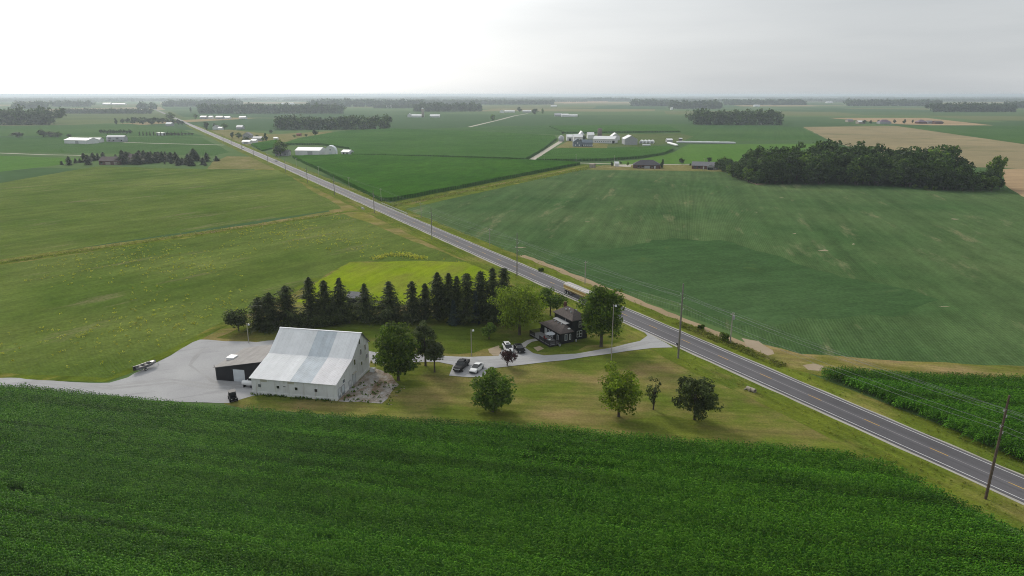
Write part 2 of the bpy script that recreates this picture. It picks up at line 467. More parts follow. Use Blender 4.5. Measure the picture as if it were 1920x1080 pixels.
plain('boat_dark', (0.05, 0.05, 0.055), 0.6, 0.3, 0.1)
plain('parasol_cloth', (0.40, 0.42, 0.45), 0.9, 0.1, 0.05)
plain('deck_wood', (0.025, 0.022, 0.022), 0.8, 0.2, 0.2)
plain('deck_floor', (0.19, 0.19, 0.20), 0.8, 0.2, 0.1)
plain('red_cloth', (0.22, 0.035, 0.035), 0.9, 0.1, 0.1)
plain('plastic_white', (0.78, 0.79, 0.80), 0.5, 0.4, 0.03)
plain('rubble', (0.30, 0.24, 0.19), 0.95, 0.1, 0.35)
plain('trim_white', (0.62, 0.63, 0.64), 0.6, 0.3, 0.04)
plain('rust_red', (0.22, 0.075, 0.05), 0.8, 0.2, 0.2)


def glassmat(name, col):
    m, t, out = new_mat(name)
    surf(t, out, (*col, 1), 0.08, 0.6)


glassmat('glass', (0.012, 0.014, 0.017))
glassmat('glass_sky', (0.10, 0.12, 0.14))


# ------------------------------------------------------------------ mesh helpers
class MB:
    def __init__(self):
        self.v, self.f, self.m = [], [], []

    def add(self, verts, faces, mi=0):
        b = len(self.v)
        self.v += [tuple(map(float, p)) for p in verts]
        self.f += [tuple(b + i for i in q) for q in faces]
        self.m += [mi] * len(faces)
        return self

    def box(self, x0, x1, y0, y1, z0, z1, mi=0):
        v = [(x0, y0, z0), (x1, y0, z0), (x1, y1, z0), (x0, y1, z0), (x0, y0, z1), (x1, y0, z1), (x1, y1, z1), (x0, y1, z1)]
        return self.add(v, [(0, 3, 2, 1), (4, 5, 6, 7), (0, 1, 5, 4), (1, 2, 6, 5), (2, 3, 7, 6), (3, 0, 4, 7)], mi)

    def slab(self, quad, th, mi=0):
        """thin plate from a 3-D polygon, thickened along its normal"""
        q = [Vector(p) for p in quad]
        n = (q[1] - q[0]).cross(q[2] - q[0]).normalized() * th
        k = len(q)
        v = [tuple(p) for p in q] + [tuple(p + n) for p in q]
        f = [tuple(range(k))[::-1], tuple(range(k, 2 * k))] + [(i, (i + 1) % k, k + (i + 1) % k, k + i) for i in range(k)]
        return self.add(v, f, mi)

    def tube(self, pts, rad, n=8, mi=0, cap=True):
        pts = [Vector(p) for p in pts]
        rad = [rad] * len(pts) if isinstance(rad, (int, float)) else rad
        b = []
        for i, p in enumerate(pts):
            d = (pts[min(i + 1, len(pts) - 1)] - pts[max(i - 1, 0)]).normalized()
            u = d.orthogonal().normalized() if abs(d.z) < 0.999 else Vector((1, 0, 0))
            w = d.cross(u)
            for k in range(n):
                a = 2 * math.pi * k / n
                b.append(tuple(p + (u * math.cos(a) + w * math.sin(a)) * rad[i]))
        f = []
        for i in range(len(pts) - 1):
            for k in range(n):
                k2 = (k + 1) % n
                f.append((i * n + k, i * n + k2, (i + 1) * n + k2, (i + 1) * n + k))
        if cap:
            f += [tuple(range(n))[::-1], tuple(range((len(pts) - 1) * n, len(pts) * n))]
        return self.add(b, f, mi)

    def prism(self, prof, y0, y1, mi=0):
        """profile in x-z extruded along y"""
        k = len(prof)
        v = [(x, y0, z) for x, z in prof] + [(x, y1, z) for x, z in prof]
        f = [tuple(range(k)), tuple(range(k, 2 * k))[::-1]] + [(i, k + i, k + (i + 1) % k, (i + 1) % k) for i in range(k)]
        return self.add(v, f, mi)

    def build(self, name, mats, parent=None, smooth=False):
        me = bpy.data.meshes.new(name)
        me.from_pydata(self.v, [], self.f)
        for m in ([mats] if isinstance(mats, str) else mats):
            me.materials.append(MATS[m])
        if not isinstance(mats, str):
            me.polygons.foreach_set('material_index', self.m)
        if smooth:
            me.polygons.foreach_set('use_smooth', [True] * len(me.polygons))
        me.update()
        o = bpy.data.objects.new(name, me)
        COL.objects.link(o)
        if parent:
            o.parent = parent
        return o


def recalc(o):
    bm = bmesh.new()
    bm.from_mesh(o.data)
    bmesh.ops.recalc_face_normals(bm, faces=bm.faces)
    bm.to_mesh(o.data)
    bm.free()
    return o


def tag(o, label, cat, group=None, kind=None):
    o['label'] = label
    o['category'] = cat
    if group:
        o['group'] = group
    if kind:
        o['kind'] = kind
    return o


def thing(name, label, cat, loc, rz=0.0, group=None):
    o = bpy.data.objects.new(name, None)
    COL.objects.link(o)
    o.location = loc if len(loc) == 3 else (*loc, 0.0)
    o.rotation_euler = (0, 0, rz)
    o.empty_display_size = 0.5
    return tag(o, label, cat, group)


def np_mesh(name, v, f, mat, tint=None, parent=None, smooth=False):
    """quads from numpy arrays"""
    me = bpy.data.meshes.new(name)
    nv, nf = len(v), len(f)
    k = f.shape[1]
    me.vertices.add(nv)
    me.vertices.foreach_set('co', np.asarray(v, np.float32).ravel())
    me.loops.add(nf * k)
    me.loops.foreach_set('vertex_index', np.asarray(f, np.int32).ravel())
    me.polygons.add(nf)
    me.polygons.foreach_set('loop_start', np.arange(0, nf * k, k, dtype=np.int32))
    me.polygons.foreach_set('loop_total', np.full(nf, k, np.int32))
    if tint is not None:
        a = me.attributes.new('tint', 'FLOAT', 'FACE')
        a.data.foreach_set('value', np.asarray(tint, np.float32))
    if smooth:
        me.polygons.foreach_set('use_smooth', np.ones(nf, bool))
    me.materials.append(MATS[mat])
    me.update(calc_edges=True)
    return me


def link(name, me, parent=None):
    o = bpy.data.objects.new(name, me)
    COL.objects.link(o)
    if parent:
        o.parent = parent
    return o


SHEETS = [0]


def cdt_fill(pts):
    n = len(pts)
    r = delaunay_2d_cdt([Vector((p[0], p[1])) for p in pts], [(i, (i + 1) % n) for i in range(n)], [], 1, 1e-4)
    fs = []
    for f in r[2]:
        a, b, c = (r[0][k] for k in f[:3])
        fs.append(tuple(f) if (b - a).cross(c - a) > 0 else tuple(f)[::-1])
    return r[0], r[1], fs



def sheet(name, pts, z, mat, label, cat, jitter=0.0, step=4.0, kind='structure', world_pts=False, seed=1):
    """a ground cover laid as its own sheet; outline in photo points or metres, edge slightly ragged"""
    SHEETS[0] += 1
    z = z * 0.3 + 0.0001 * SHEETS[0]
    P = [Vector((*(p if world_pts else G(*p)), 0)) for p in pts]
    rg = random.Random(seed * 91 + len(pts))
    out = []
    for i, a in enumerate(P):
        b = P[(i + 1) % len(P)]
        d = b - a
        n = max(1, min(60, int(d.length / step))) if jitter else 1
        nrm = Vector((-d.y, d.x, 0)).normalized() if d.length else Vector()
        w = 0.0
        for k in range(n):
            p = a + d * (k / n)
            if k:
                w = 0.6 * w + rg.uniform(-1, 1) * jitter
                p = p + nrm * w
            out.append((p.x, p.y, z))
    vs_, _, fs_ = cdt_fill(out)
    me = bpy.data.meshes.new(name)
    me.from_pydata([(p[0], p[1], z) for p in vs_], [], fs_)
    me.materials.append(MATS[mat])
    o = link(name, me)
    return tag(o, label, cat, kind=kind)


def ribbon(name, pts, w, z, mat, label, cat, jitter=0.0, kind='structure', world_pts=False):
    """a band of width w along a line of points"""
    z *= 0.3
    P = [Vector((*(p if world_pts else G(*p)), 0)) for p in pts]
    L, Rr = [], []
    dense = []
    for a, b in zip(P, P[1:]):
        n = max(1, int((b - a).length / 4.0)) if jitter else 1
        dense += [a + (b - a) * (k / n) for k in range(n)]
    dense.append(P[-1])
    rg = random.Random(len(pts) * 7 + int(w * 10))
    for i, p in enumerate(dense):
        d = (dense[min(i + 1, len(dense) - 1)] - dense[max(i - 1, 0)]).normalized()
        n = Vector((-d.y, d.x, 0))
        L.append(p + n * (w / 2 + rg.uniform(-1, 1) * jitter))
        Rr.append(p - n * (w / 2 + rg.uniform(-1, 1) * jitter))
    v = [(q.x, q.y, z) for q in L + Rr]
    k = len(L)
    b = MB().add(v, [(i, k + i, k + i + 1, i + 1) for i in range(k - 1)])
    return tag(b.build(name, mat), label, cat, kind=kind)


# ------------------------------------------------------------------ the ground
GR = 46000.0
g = MB().add([(-GR, -GR, 0), (GR, -GR, 0), (GR, GR, 0), (-GR, GR, 0)], [(0, 1, 2, 3)]).build('ground', 'farmland')
tag(g, 'flat patchwork farmland reaching to the hazy horizon', 'ground', kind='structure')

sheet('soybean_field', [(752, 393), (1000, 490), (1430, 643), (1500, 668), (1700, 680), (1920, 689), (2300, 705), (2500, 500), (1960, 385), (1890, 357), (1760, 357),
                        (1700, 349), (1410, 344), (1365, 320), (1100, 317)], 0.06, 'soybeans',
      'wide blue-green soybean field right of the main road', 'field', 0.5, 6)
sheet('soybean_headland', [(985, 495), (1120, 468), (1260, 446), (1350, 450), (1440, 475), (1560, 512), (1760, 562), (1700, 590), (1480, 606), (1380, 610)], 0.10, 'soybeans_dark',
      'darker green wedge of soybeans beside the road', 'field', 3.0, 5)
sheet('bean_field', [(-700, 620), (-500, 560), (0, 497), (645, 401), (880, 492), (655, 491), (600, 522), (440, 602), (380, 634), (205, 714), (0, 703), (-500, 690)], 0.06, 'weedy_beans',
      'green field with scattered yellow weeds left of the farmstead', 'field', 0.7, 6)
sheet('bean_field', [(-700, 560), (-300, 530), (0, 487), (640, 391), (526, 319), (400, 317), (180, 312), (0, 343), (-500, 400)], 0.06, 'weedy_beans',
      'upper weedy green field beyond the diagonal grass ditch', 'field', 0.7, 6, seed=2)
ribbon('grass_ditch', [(-300, 532), (0, 493.5), (300, 452), (500, 423), (650, 397), (700, 396)], 4.2, 0.12, 'ditch_grass',
       'narrow grassy ditch running diagonally across the left fields', 'ditch', 0.5)
sheet('corn_field_edge', [(735, 379), (1095, 308), (1128, 310), (752, 394), (715, 390)], 0.11, 'ditch_grass', 'green and tan grass strip between corn and soybeans', 'grass strip', 0.5, 6)
ribbon('field_path', [(760, 384), (900, 352), (1000, 332), (1100, 311)], 3.0, 0.15, 'rough_grass', 'faint tan path along the grass strip beside the corn', 'path', 0.4)
sheet('crop_field', [(-200, 290), (0, 292), (120, 296), (170, 298), (100, 311), (0, 322), (-300, 345)], 0.05, 'crop_lime', 'bright green field at the left edge below the pale lane', 'field', 0.5, 8)
sheet('stubble_field', [(388, 317), (400, 303), (425, 293), (480, 294), (522, 317)], 0.09, 'dry_lawn', 'small tan patch beside the road near the evergreens', 'field', 0.6, 8)
sheet('crop_field', [(-400, 262), (0, 258), (330, 256), (380, 258), (432, 285), (400, 292), (0, 284), (-500, 295)], 0.05, 'crop_mid', 'mid-green field behind the evergreen farmstead', 'field', 0.5, 10)
sheet('crop_field', [(0, 255), (-300, 250), (-200, 236), (40, 236), (240, 232), (330, 240), (385, 256)], 0.05, 'crop_mid', 'green field below the dark wood at the left', 'field', 0.5, 12)
sheet('crop_field', [(100, 233), (100, 212), (320, 208), (350, 222), (310, 226)], 0.05, 'crop_olive', 'pale olive field above the roadside trees at the left', 'field', 0.5, 15)
sheet('crop_field', [(1112, 307), (1200, 299), (1262, 286), (1290, 271), (1560, 269), (1420, 300), (1370, 313), (1190, 310)], 0.06, 'crop_lime', 'bright lime green field behind the two ranch houses', 'field', 0.5, 8)
sheet('dry_lawn', [(1098, 318), (1130, 310), (1240, 309), (1385, 309), (1380, 322)], 0.12, 'dry_lawn', 'tan dry lawn round the two ranch houses', 'lawn', 0.6, 8)
sheet('stubble_field', [(1505, 238), (1680, 236), (1790, 252), (1960, 276), (2100, 300), (2100, 330), (1880, 315), (1700, 310), (1560, 265)], 0.06, 'stubble', 'broad tan harvested field behind the right woodlot', 'field', 0.8, 12)
sheet('stubble_field', [(1876, 317), (2100, 317), (2200, 420), (1925, 372), (1888, 350)], 0.09, 'stubble_red', 'reddish tan stubble field at the right edge past the woodlot', 'field', 0.8, 10)
sheet('stubble_field', [(1552, 221), (1735, 221), (1862, 235), (1750, 235), (1690, 233)], 0.06, 'stubble_red', 'orange tan field behind the far row of purple-roofed houses', 'field', 0.8, 12)
sheet('crop_field', [(1680, 236), (1960, 236), (2000, 272), (1920, 270)], 0.05, 'crop_mid', 'green field right of the far purple-roofed houses', 'field', 0.8, 12)
sheet('crop_field', [(740, 243), (960, 236), (1290, 232), (1500, 238), (1550, 262), (1260, 266), (1050, 253)], 0.04, 'crop_mid', 'hazy green field behind the central farm', 'field', 0.8, 15)
sheet('fallow_field', [(1055, 252), (1275, 250), (1300, 256), (1270, 268), (1200, 275), (1060, 275)], 0.09, 'crop_olive', 'grey-green weedy ground behind the central farm buildings', 'field', 0.6, 10)
sheet('dry_lawn', [(1042, 277), (1065, 264), (1140, 270), (1138, 280), (1050, 279)], 0.13, 'dry_lawn', 'dry tan yard in front of the blue-grey farmhouse', 'lawn', 0.4, 8)
sheet('dry_lawn', [(440, 275), (420, 262), (380, 245), (430, 243), (510, 252), (620, 246), (640, 253), (560, 262), (525, 268)], 0.06, 'dry_lawn', 'pale yellow-green yards of the roadside houses', 'lawn', 0.8, 12)
sheet('stubble_field', [(300, 192), (640, 191), (640, 194), (300, 195)], 0.05, 'stubble', 'thin pale field strip among the far woods', 'field')
sheet('stubble_field', [(1040, 191), (1140, 189), (1140, 191.5), (1060, 194)], 0.05, 'stubble_red', 'orange field strip among the far woods right of centre', 'field')
sheet('stubble_field', [(90, 210), (90, 204), (300, 200), (310, 206)], 0.05, 'stubble', 'hazy tan field far away at the left', 'field')
ribbon('farm_lane', [(-200, 283), (0, 287), (80, 290), (160, 291.5)], 4.0, 0.09, 'lane_gravel', 'pale gravel lane crossing the left edge of the picture', 'lane')
ribbon('farm_lane', [(232, 267), (300, 269), (420, 272)], 4.5, 0.09, 'lane_gravel', 'pale lane from the gambrel barn to the main road', 'lane')
ribbon('farm_lane', [(993, 302), (1020, 285), (1052, 265)], 6.0, 0.14, 'lane_gravel', 'pale gravel drive leading up to the central farm', 'lane', 0.3)
ribbon('farm_lane', [(880, 238), (935, 225), (965, 217), (990, 213)], 7.0, 0.08, 'lane_gravel', 'far pale side road rising to the right of a lone tree', 'lane')
ribbon('farm_lane', [(990, 303), (1100, 306), (1200, 309), (1385, 307)], 4.5, 0.15, 'lane_gravel', 'narrow lane behind the two ranch houses', 'lane')

for i, (u, v, du, dv, lab) in enumerate([(976, 464, 20, 1.6, 'pale bare spot in the soybeans beside a tall pole'), (1102, 416, 7, 1.2, 'small pale bare spot in the upper left soybeans'), (1418, 398, 5, 1.0, 'small bare spot in the upper middle soybeans'),
                                         (1490, 438, 8, 1.3, 'bare tan spot right of the middle of the soybeans'), (1545, 470, 14, 3.4, 'largest pale bare spot in the soybean field'), (1600, 458, 7, 3.0, 'bare spot right of the largest one in the soybeans'),
                                         (1465, 371, 7, 0.8, 'tiny bare spot below the woodlot'), (1790, 411, 16, 1.6, 'thin bare streak in the soybeans near the right edge'), (1770, 575, 18, 1.6, 'thin bare patch in the near right soybeans')]):
    rg_ = random.Random(i + 40)
    sheet('bare_patch', [(u + du * .8 * math.cos(a) * rg_.uniform(.3, 1.1), v + dv * .7 * math.sin(a) * rg_.uniform(.3, 1.1)) for a in [k * math.pi / 5 for k in range(10)]], 0.14, 'pale_soil', lab, 'soil', 0.5, 2)

# farmstead grounds
sheet('lawn', [(372, 638), (440, 603), (600, 523), (655, 491), (880, 491), (960, 520), (1220, 628), (1500, 740), (1920, 925), (2200, 1040), (2000, 1030), (1640, 880), (1300, 840),
               (900, 800), (470, 770), (420, 757), (440, 700)], 0.09, 'lawn', 'dry olive and brown lawn of the farmstead', 'lawn', 0.4, 4)
sheet('yard_grass_shaded', [(405, 634), (450, 614), (560, 600), (700, 592), (960, 588), (1010, 590), (1090, 600), (1170, 612), (1205, 628), (1150, 645), (1060, 660), (1010, 660), (985, 648), (930, 650), (860, 664), (780, 652), (700, 640), (560, 640)], 0.115, 'lawn_green_shaded',
      'greener grass with painted shade round the spruces and the black house', 'lawn', 1.2, 3)
sheet('lime_lawn', [(556, 566), (600, 524), (655, 492), (780, 489), (872, 491), (900, 500), (935, 515), (960, 540), (950, 575), (700, 575)], 0.13, 'lawn_lime',
      'bright lime green mown grass behind the spruce row', 'lawn', 0.9, 3)
ribbon('ditch_bank', [(-300, 695), (0, 705), (120, 711), (200, 713), (290, 675), (366, 636), (436, 600.5), (520, 560), (596, 522)], 2.6, 0.14, 'ditch_grass',
       'yellow-green grass bank edging the gravel yard', 'grass strip', 0.35)
sheet('gravel_yard', [(-300, 700), (0, 709), (205, 718), (240, 708), (375, 637), (480, 642), (520, 638), (560, 640), (700, 660), (690, 690), (640, 735), (476, 742), (430, 756), (240, 745), (0, 727), (-300, 715)], 0.17,
      'gravel', 'pale grey gravel yard and lane beside the white barn', 'yard', 0.4, 2)
sheet('driveway', [(1262, 652), (1225, 653), (1150, 663), (1060, 676), (985, 684), (915, 692), (908, 707), (880, 708), (842, 705), (850, 685), (820, 679), (700, 682), (690, 660), (820, 667), (880, 670), (935, 668),
                   (944, 652), (962, 647), (985, 653), (1000, 663), (1020, 667), (1080, 664), (1150, 652), (1200, 640), (1214, 630), (1206, 621)], 0.36, 'gravel',
      'curving pale gravel driveway with two parking bays', 'driveway', 0.2, 3)
gravelmat('packed_gravel', (0.300, 0.298, 0.300), (0.365, 0.363, 0.365), ((0.37, 0.37, 0.375), 0.9), R(20))
for i, (pts_, lab) in enumerate([([(60, 714), (210, 724), (320, 712), (400, 722), (452, 722)], 'worn tyre track curving from the lane to the garage door'), ([(40, 717), (210, 729), (325, 718), (400, 729), (455, 727)], 'second worn tyre track curving to the garage door'),
                                 ([(452, 728), (400, 715), (355, 685), (380, 655), (440, 646)], 'worn tyre track looping round the top of the yard')]):
    ribbon('tyre_track', pts_, 0.9, 0.195 + i * 0.012, 'packed_gravel', lab, 'track', 0.28)
for i, (dv, lab) in enumerate(((-1.6, 'far wheel rut along the driveway'), (2.2, 'near wheel rut along the driveway'))):
    ribbon('tyre_track', [(u, v + dv) for u, v in ((1215, 642), (1150, 657), (1060, 670), (985, 676), (900, 678), (830, 673), (740, 670))], 0.7, 0.39, 'packed_gravel', lab, 'track', 0.2)
sheet('concrete_pad', [(634, 753), (716, 757), (748, 722), (735, 705), (700, 690)], 0.21, 'broken_pad', 'broken concrete pad with rubble beside the barn gable', 'pad', 0.4, 2)
ribbon('house_walk', [(977, 654), (983, 646), (993, 640), (1008, 637), (1016, 638)], 1.6, 0.40, 'concrete', 'curved pale concrete walk from the cars to the deck', 'path', 0.05)
sheet('bare_patch', [(915, 655), (935, 648), (945, 655), (938, 667), (925, 667)], 0.15, 'pale_soil', 'worn tan patch of lawn beside the white SUV', 'soil', 0.4, 2)
sheet('bare_patch', [(1000, 652), (1012, 649), (1020, 654), (1008, 659)], 0.15, 'pale_soil', 'small bare fire-pit patch in front of the black house', 'soil', 0.3, 1.5)

ribbon('ditch_margin', [(-300, 532), (0, 493.5), (300, 452), (500, 423), (650, 397), (700, 396)], 16.0, 0.035, 'rough_grass',
       'tan and green rough margin on both sides of the left ditch', 'grass strip', 0.5)

# verges, bare strip, road
S0, S1 = -60.0, 9000.0


def strip(name, o0, o1, s0, s1, z, mat, label, cat, z2=None, jit=0.0, step=None):
    n = 1 if not step else int((s1 - s0) / step)
    rg = random.Random(int(o0 * 100) + int(s0))
    L = [RP(s0 + (s1 - s0) * i / n, o0 + rg.uniform(-1, 1) * jit) for i in range(n + 1)]
    Q = [RP(s0 + (s1 - s0) * i / n, o1 + rg.uniform(-1, 1) * jit) for i in range(n + 1)]
    k = n + 1
    v = [(x, y, z) for x, y in L] + [(x, y, z if z2 is None else z2) for x, y in Q]
    o = MB().add(v, [(i, i + 1, k + i + 1, k + i) for i in range(n)][:]).build(name, mat)
    for p in o.data.polygons:
        pass
    recalc(o)
    if o.data.polygons[0].normal.z < 0:
        o.data.flip_normals()
    return tag(o, label, cat, kind='structure')


strip('field_margin', -26.0, -9.0, 170, 700, 0.012, 'rough_grass', 'rough tan grass margin between the verge and left fields', 'grass strip', None, 0.8, 7)
strip('verge', -11.5, -4.2, S0, 1500, 0.055, 'verge', 'yellow-green grass verge on the house side of the road', 'verge', 0.09, 0.5, 7)
strip('verge', 4.2, 10.0, S0, 1500, 0.09, 'verge', 'yellow-green grass verge on the field side of the road', 'verge', 0.05, 0.5, 7)
strip('bare_strip', 9.6, 12.6, RS(1425, 645)[0], RS(955, 482)[0], 0.062, 'bare_soil', 'bare reddish soil strip between the verge and soybeans', 'soil', None, 0.5, 3)
sheet('field_entrance', [(1390, 634), (1422, 640), (1436, 650), (1452, 664), (1440, 667), (1418, 658), (1398, 648)], 0.22, 'pale_soil', 'bare tan field entrance beside the road', 'soil', 0.8, 2)
sheet('bare_patch', [(1505, 685), (1525, 682), (1545, 687), (1538, 696), (1515, 694)], 0.23, 'pale_soil', 'worn tan corner at the tip of the right corn patch', 'soil', 0.7, 2)
sheet('grass_lane', [(1395, 640), (1430, 646), (1500, 664), (1700, 678), (1920, 687), (2200, 698), (2200, 735), (1920, 722), (1740, 712), (1600, 706), (1540, 706), (1475, 690), (1420, 665)], 0.20, 'rough_grass',
      'tan and green grass lane between soybeans and corn at right', 'grass strip', 0.5, 4)
strip('road_shoulder', -4.65, -3.0, S0, 1500, 0.10, 'shoulder', 'pale gravel shoulder on the house side of the road', 'shoulder', 0.125, 0.14, 4)
strip('road_shoulder', 3.0, 4.5, S0, 1500, 0.125, 'shoulder', 'pale gravel shoulder on the field side of the road', 'shoulder', 0.10, 0.14, 4)
strip('road', -4.0, 4.0, S0, S1, 0.14, 'asphalt', 'straight grey two-lane asphalt road running diagonally to the horizon', 'road')
strip('edge_line', -3.32, -3.17, S0, 2500, 0.148, 'paint_white', 'white edge line on the house side of the road', 'road marking')
strip('edge_line', 3.17, 3.32, S0, 2500, 0.148, 'paint_white', 'white edge line on the field side of the road', 'road marking')
strip('centre_seam', -0.07, 0.07, S0, 2500, 0.148, 'seam', 'pale joint running down the middle of the road', 'road marking')
d = MB()
s_dash = RS(1780, 855)[0]
k0 = int((s_dash - S0) / 12.2)
for i in range(-k0, 75):
    s = s_dash + i * 12.2
    a, b, c_, e = RP(s, -0.06), RP(s, 0.09), RP(s + 3.05, 0.09), RP(s + 3.05, -0.06)
    d.add([(*a, 0.156), (*b, 0.156), (*c_, 0.156), (*e, 0.156)], [(0, 1, 2, 3)])
tag(d.build('centre_dashes', 'paint_yellow'), 'dashed yellow centre line of the main road', 'road marking', kind='stuff')


# ------------------------------------------------------------------ standing corn
def corn_row_mesh(seed, length=3.0):
    rg = np.random.default_rng(seed)
    V, F = [], []
    n = int(length / 0.20)
    for i in range(n):
        x0 = (i + 0.5) * length / n - length / 2 + rg.normal(0, 0.03)
        y0 = rg.normal(0, 0.04)
        hh = 2.35 + rg.normal(0, 0.17)
        a0 = rg.uniform(0, math.pi)
        k = 9
        for j in range(k):
            z0 = hh * (0.30 + 0.66 * j / (k - 1))
            a = a0 + math.pi * j + rg.normal(0, 0.45)
            up = 0.45 + 0.55 * j / (k - 1)
            L = (0.85 - 0.35 * (j / (k - 1)) ** 2) * rg.uniform(0.85, 1.15)
            w = 0.062 * rg.uniform(0.8, 1.3)
            dx, dy = math.cos(a), math.sin(a)
            px, py = -dy * w, dx * w
            b = len(V)
            for r_, dz, ww in ((0.0, 0.0, 0.7), (0.38, 0.30 * up, 1.0), (0.75, 0.26 * up - 0.08, 0.85), (1.0, 0.02 * up - 0.28, 0.15)):
                cx, cy, cz = x0 + dx * L * r_, y0 + dy * L * r_ * 0.62, z0 + dz * L
                V.append((cx + px * ww, cy + py * ww, cz))
                V.append((cx - px * ww, cy - py * ww, cz))
            for q in range(3):
                F.append((b + 2 * q, b + 2 * q + 1, b + 2 * q + 3, b + 2 * q + 2))
    return np_mesh('corn_row', np.array(V), np.array(F), 'corn_leaf')


corn_col = bpy.data.collections.new('corn_rows')
for i in range(8):
    corn_col.objects.link(bpy.data.objects.new('corn_row', corn_row_mesh(100 + i)))


def inside(poly, X, Y):
    c = np.zeros(len(X), bool)
    j = len(poly) - 1
    for i in range(len(poly)):
        xi, yi = poly[i]
        xj, yj = poly[j]
        m = ((yi > Y) != (yj > Y)) & (X < (xj - xi) * (Y - yi) / (yj - yi + 1e-12) + xi)
        c ^= m
        j = i
    return c


def gn_instancer(name, pts, rots, scl, coll):
    me = bpy.data.meshes.new(name)
    me.vertices.add(len(pts))
    me.vertices.foreach_set('co', np.asarray(pts, np.float32).ravel())
    for an, arr in (('rotz', rots), ('scl', scl)):
        a = me.attributes.new(an, 'FLOAT', 'POINT')
        a.data.foreach_set('value', np.asarray(arr, np.float32))
    me.update()
    o = link(name, me)
    ng = bpy.data.node_groups.new(name + '_nodes', 'GeometryNodeTree')
    ng.interface.new_socket('Geometry', in_out='INPUT', socket_type='NodeSocketGeometry')
    ng.interface.new_socket('Geometry', in_out='OUTPUT', socket_type='NodeSocketGeometry')
    gi = ng.nodes.new('NodeGroupInput')
    go = ng.nodes.new('NodeGroupOutput')
    ci = ng.nodes.new('GeometryNodeCollectionInfo')
    ci.inputs['Collection'].default_value = coll
    ci.inputs['Separate Children'].default_value = True
    ci.inputs['Reset Children'].default_value = True
    ip = ng.nodes.new('GeometryNodeInstanceOnPoints')
    ip.inputs['Pick Instance'].default_value = True
    ra = ng.nodes.new('GeometryNodeInputNamedAttribute')
    ra.data_type = 'FLOAT'
    ra.inputs['Name'].default_value = 'rotz'
    sa = ng.nodes.new('GeometryNodeInputNamedAttribute')
    sa.data_type = 'FLOAT'
    sa.inputs['Name'].default_value = 'scl'
    cx = ng.nodes.new('ShaderNodeCombineXYZ')
    cs = ng.nodes.new('ShaderNodeCombineXYZ')
    cs.inputs[0].default_value = 1.0
    cs.inputs[1].default_value = 1.0
    er = ng.nodes.new('FunctionNodeEulerToRotation')
    ri = ng.nodes.new('FunctionNodeRandomValue')
    ri.data_type = 'INT'
    for s in ri.inputs:
        if s.type == 'INT' and s.name == 'Max':
            s.default_value = 7
    L = ng.links.new
    L(gi.outputs[0], ip.inputs['Points'])
    L(ci.outputs[0], ip.inputs['Instance'])
    L(ra.outputs['Attribute'], cx.inputs[2])
    L(cx.outputs[0], er.inputs[0])
    L(er.outputs[0], ip.inputs['Rotation'])
    L(sa.outputs['Attribute'], cs.inputs[2])
    L(cs.outputs[0], ip.inputs['Scale'])
    L([s for s in ri.outputs if s.type == 'INT'][0], ip.inputs['Instance Index'])
    L(ip.outputs[0], go.inputs[0])
    md = o.modifiers.new('rows', 'NODES')
    md.node_group = ng
    return o


def corn_stand(name, poly, az, label, gap_lines=()):
    """rows of corn along azimuth az filling a polygon of ground points"""
    P = np.array(poly)
    dx, dy = math.sin(az), math.cos(az)
    nx, ny = dy, -dx
    S = P @ np.array([dx, dy])
    T = P @ np.array([nx, ny])
    ss = np.arange(S.min(), S.max(), 3.0)
    tt = np.arange(T.min(), T.max(), 0.76)
    A, B = np.meshgrid(ss, tt)
    A = A + np.random.default_rng(3).uniform(-1.5, 1.5, (len(tt), 1))
    A, B = A.ravel(), B.ravel()
    B = B + 0.12 * np.sin(A * 0.05 + B * 0.01)
    X = A * dx + B * nx
    Y = A * dy + B * ny
    k = inside(poly, X, Y)
    X, Y, A, B = X[k], Y[k], A[k], B[k]
    r = np.random.default_rng(5)
    keep = np.ones(len(X), bool)
    for (gx, gy, length, wid) in gap_lines:            # short thin places where the planter skipped
        ga, gb = gx * dx + gy * dy, gx * nx + gy * ny
        keep &= ~((np.abs(B - gb) < wid) & (np.abs(A - ga) < length))
    keep &= r.uniform(size=len(X)) > 0.006
    X, Y, A, B = X[keep], Y[keep], A[keep], B[keep]
    h = 1.0 + 0.05 * np.sin(X * 0.05 + 1.3 * np.sin(Y * 0.07)) + 0.04 * np.sin(Y * 0.11 + X * 0.03) + r.normal(0, 0.035, len(X))
    rot = np.full(len(X), math.pi / 2 - az) + np.where(r.uniform(size=len(X)) > 0.5, math.pi, 0) + r.normal(0, 0.02, len(X))
    pts = np.stack([X, Y, np.full(len(X), 0.02)], 1)
    o = gn_instancer(name, pts, rot, h, corn_col)
    tag(o, label, 'crop', kind='stuff')
    return len(X)


ZC = 2.4
edge = [(-420, 690), (-60, 712), (0, 717), (100, 724), (200, 734), (330, 747), (420, 757), (560, 766), (700, 776), (960, 791), (1130, 803), (1300, 820), (1440, 828), (1530, 834), (1600, 845), (1650, 858),
        (1700, 880), (1760, 914), (1830, 950), (1920, 990), (2020, 1035), (2100, 1075)]
poly1 = [G(u, v, ZC) for u, v in edge] + [(75, 55), (-140, 55)]
gaps = [(*G(1070, 862, ZC), 7, 0.8), (*G(1060, 845, ZC), 6, 0.45), (*G(1455, 902, ZC), 3, 0.38), (*G(60, 922, ZC), 5, 0.38), (*G(210, 936, ZC), 3, 0.38), (*G(1190, 985, ZC), 2, 0.38)]
n1 = corn_stand('corn_field', poly1, AZ_ROW, 'dense dark green cornfield filling the foreground', gaps)
poly2 = [G(1533, 705), G(1640, 748), G(1760, 800), G(1925, 872), G(2150, 985), G(2250, 722, ZC), G(1920, 702, ZC), G(1740, 694, ZC), G(1640, 690, ZC), G(1570, 684, ZC), G(1548, 688, ZC)]
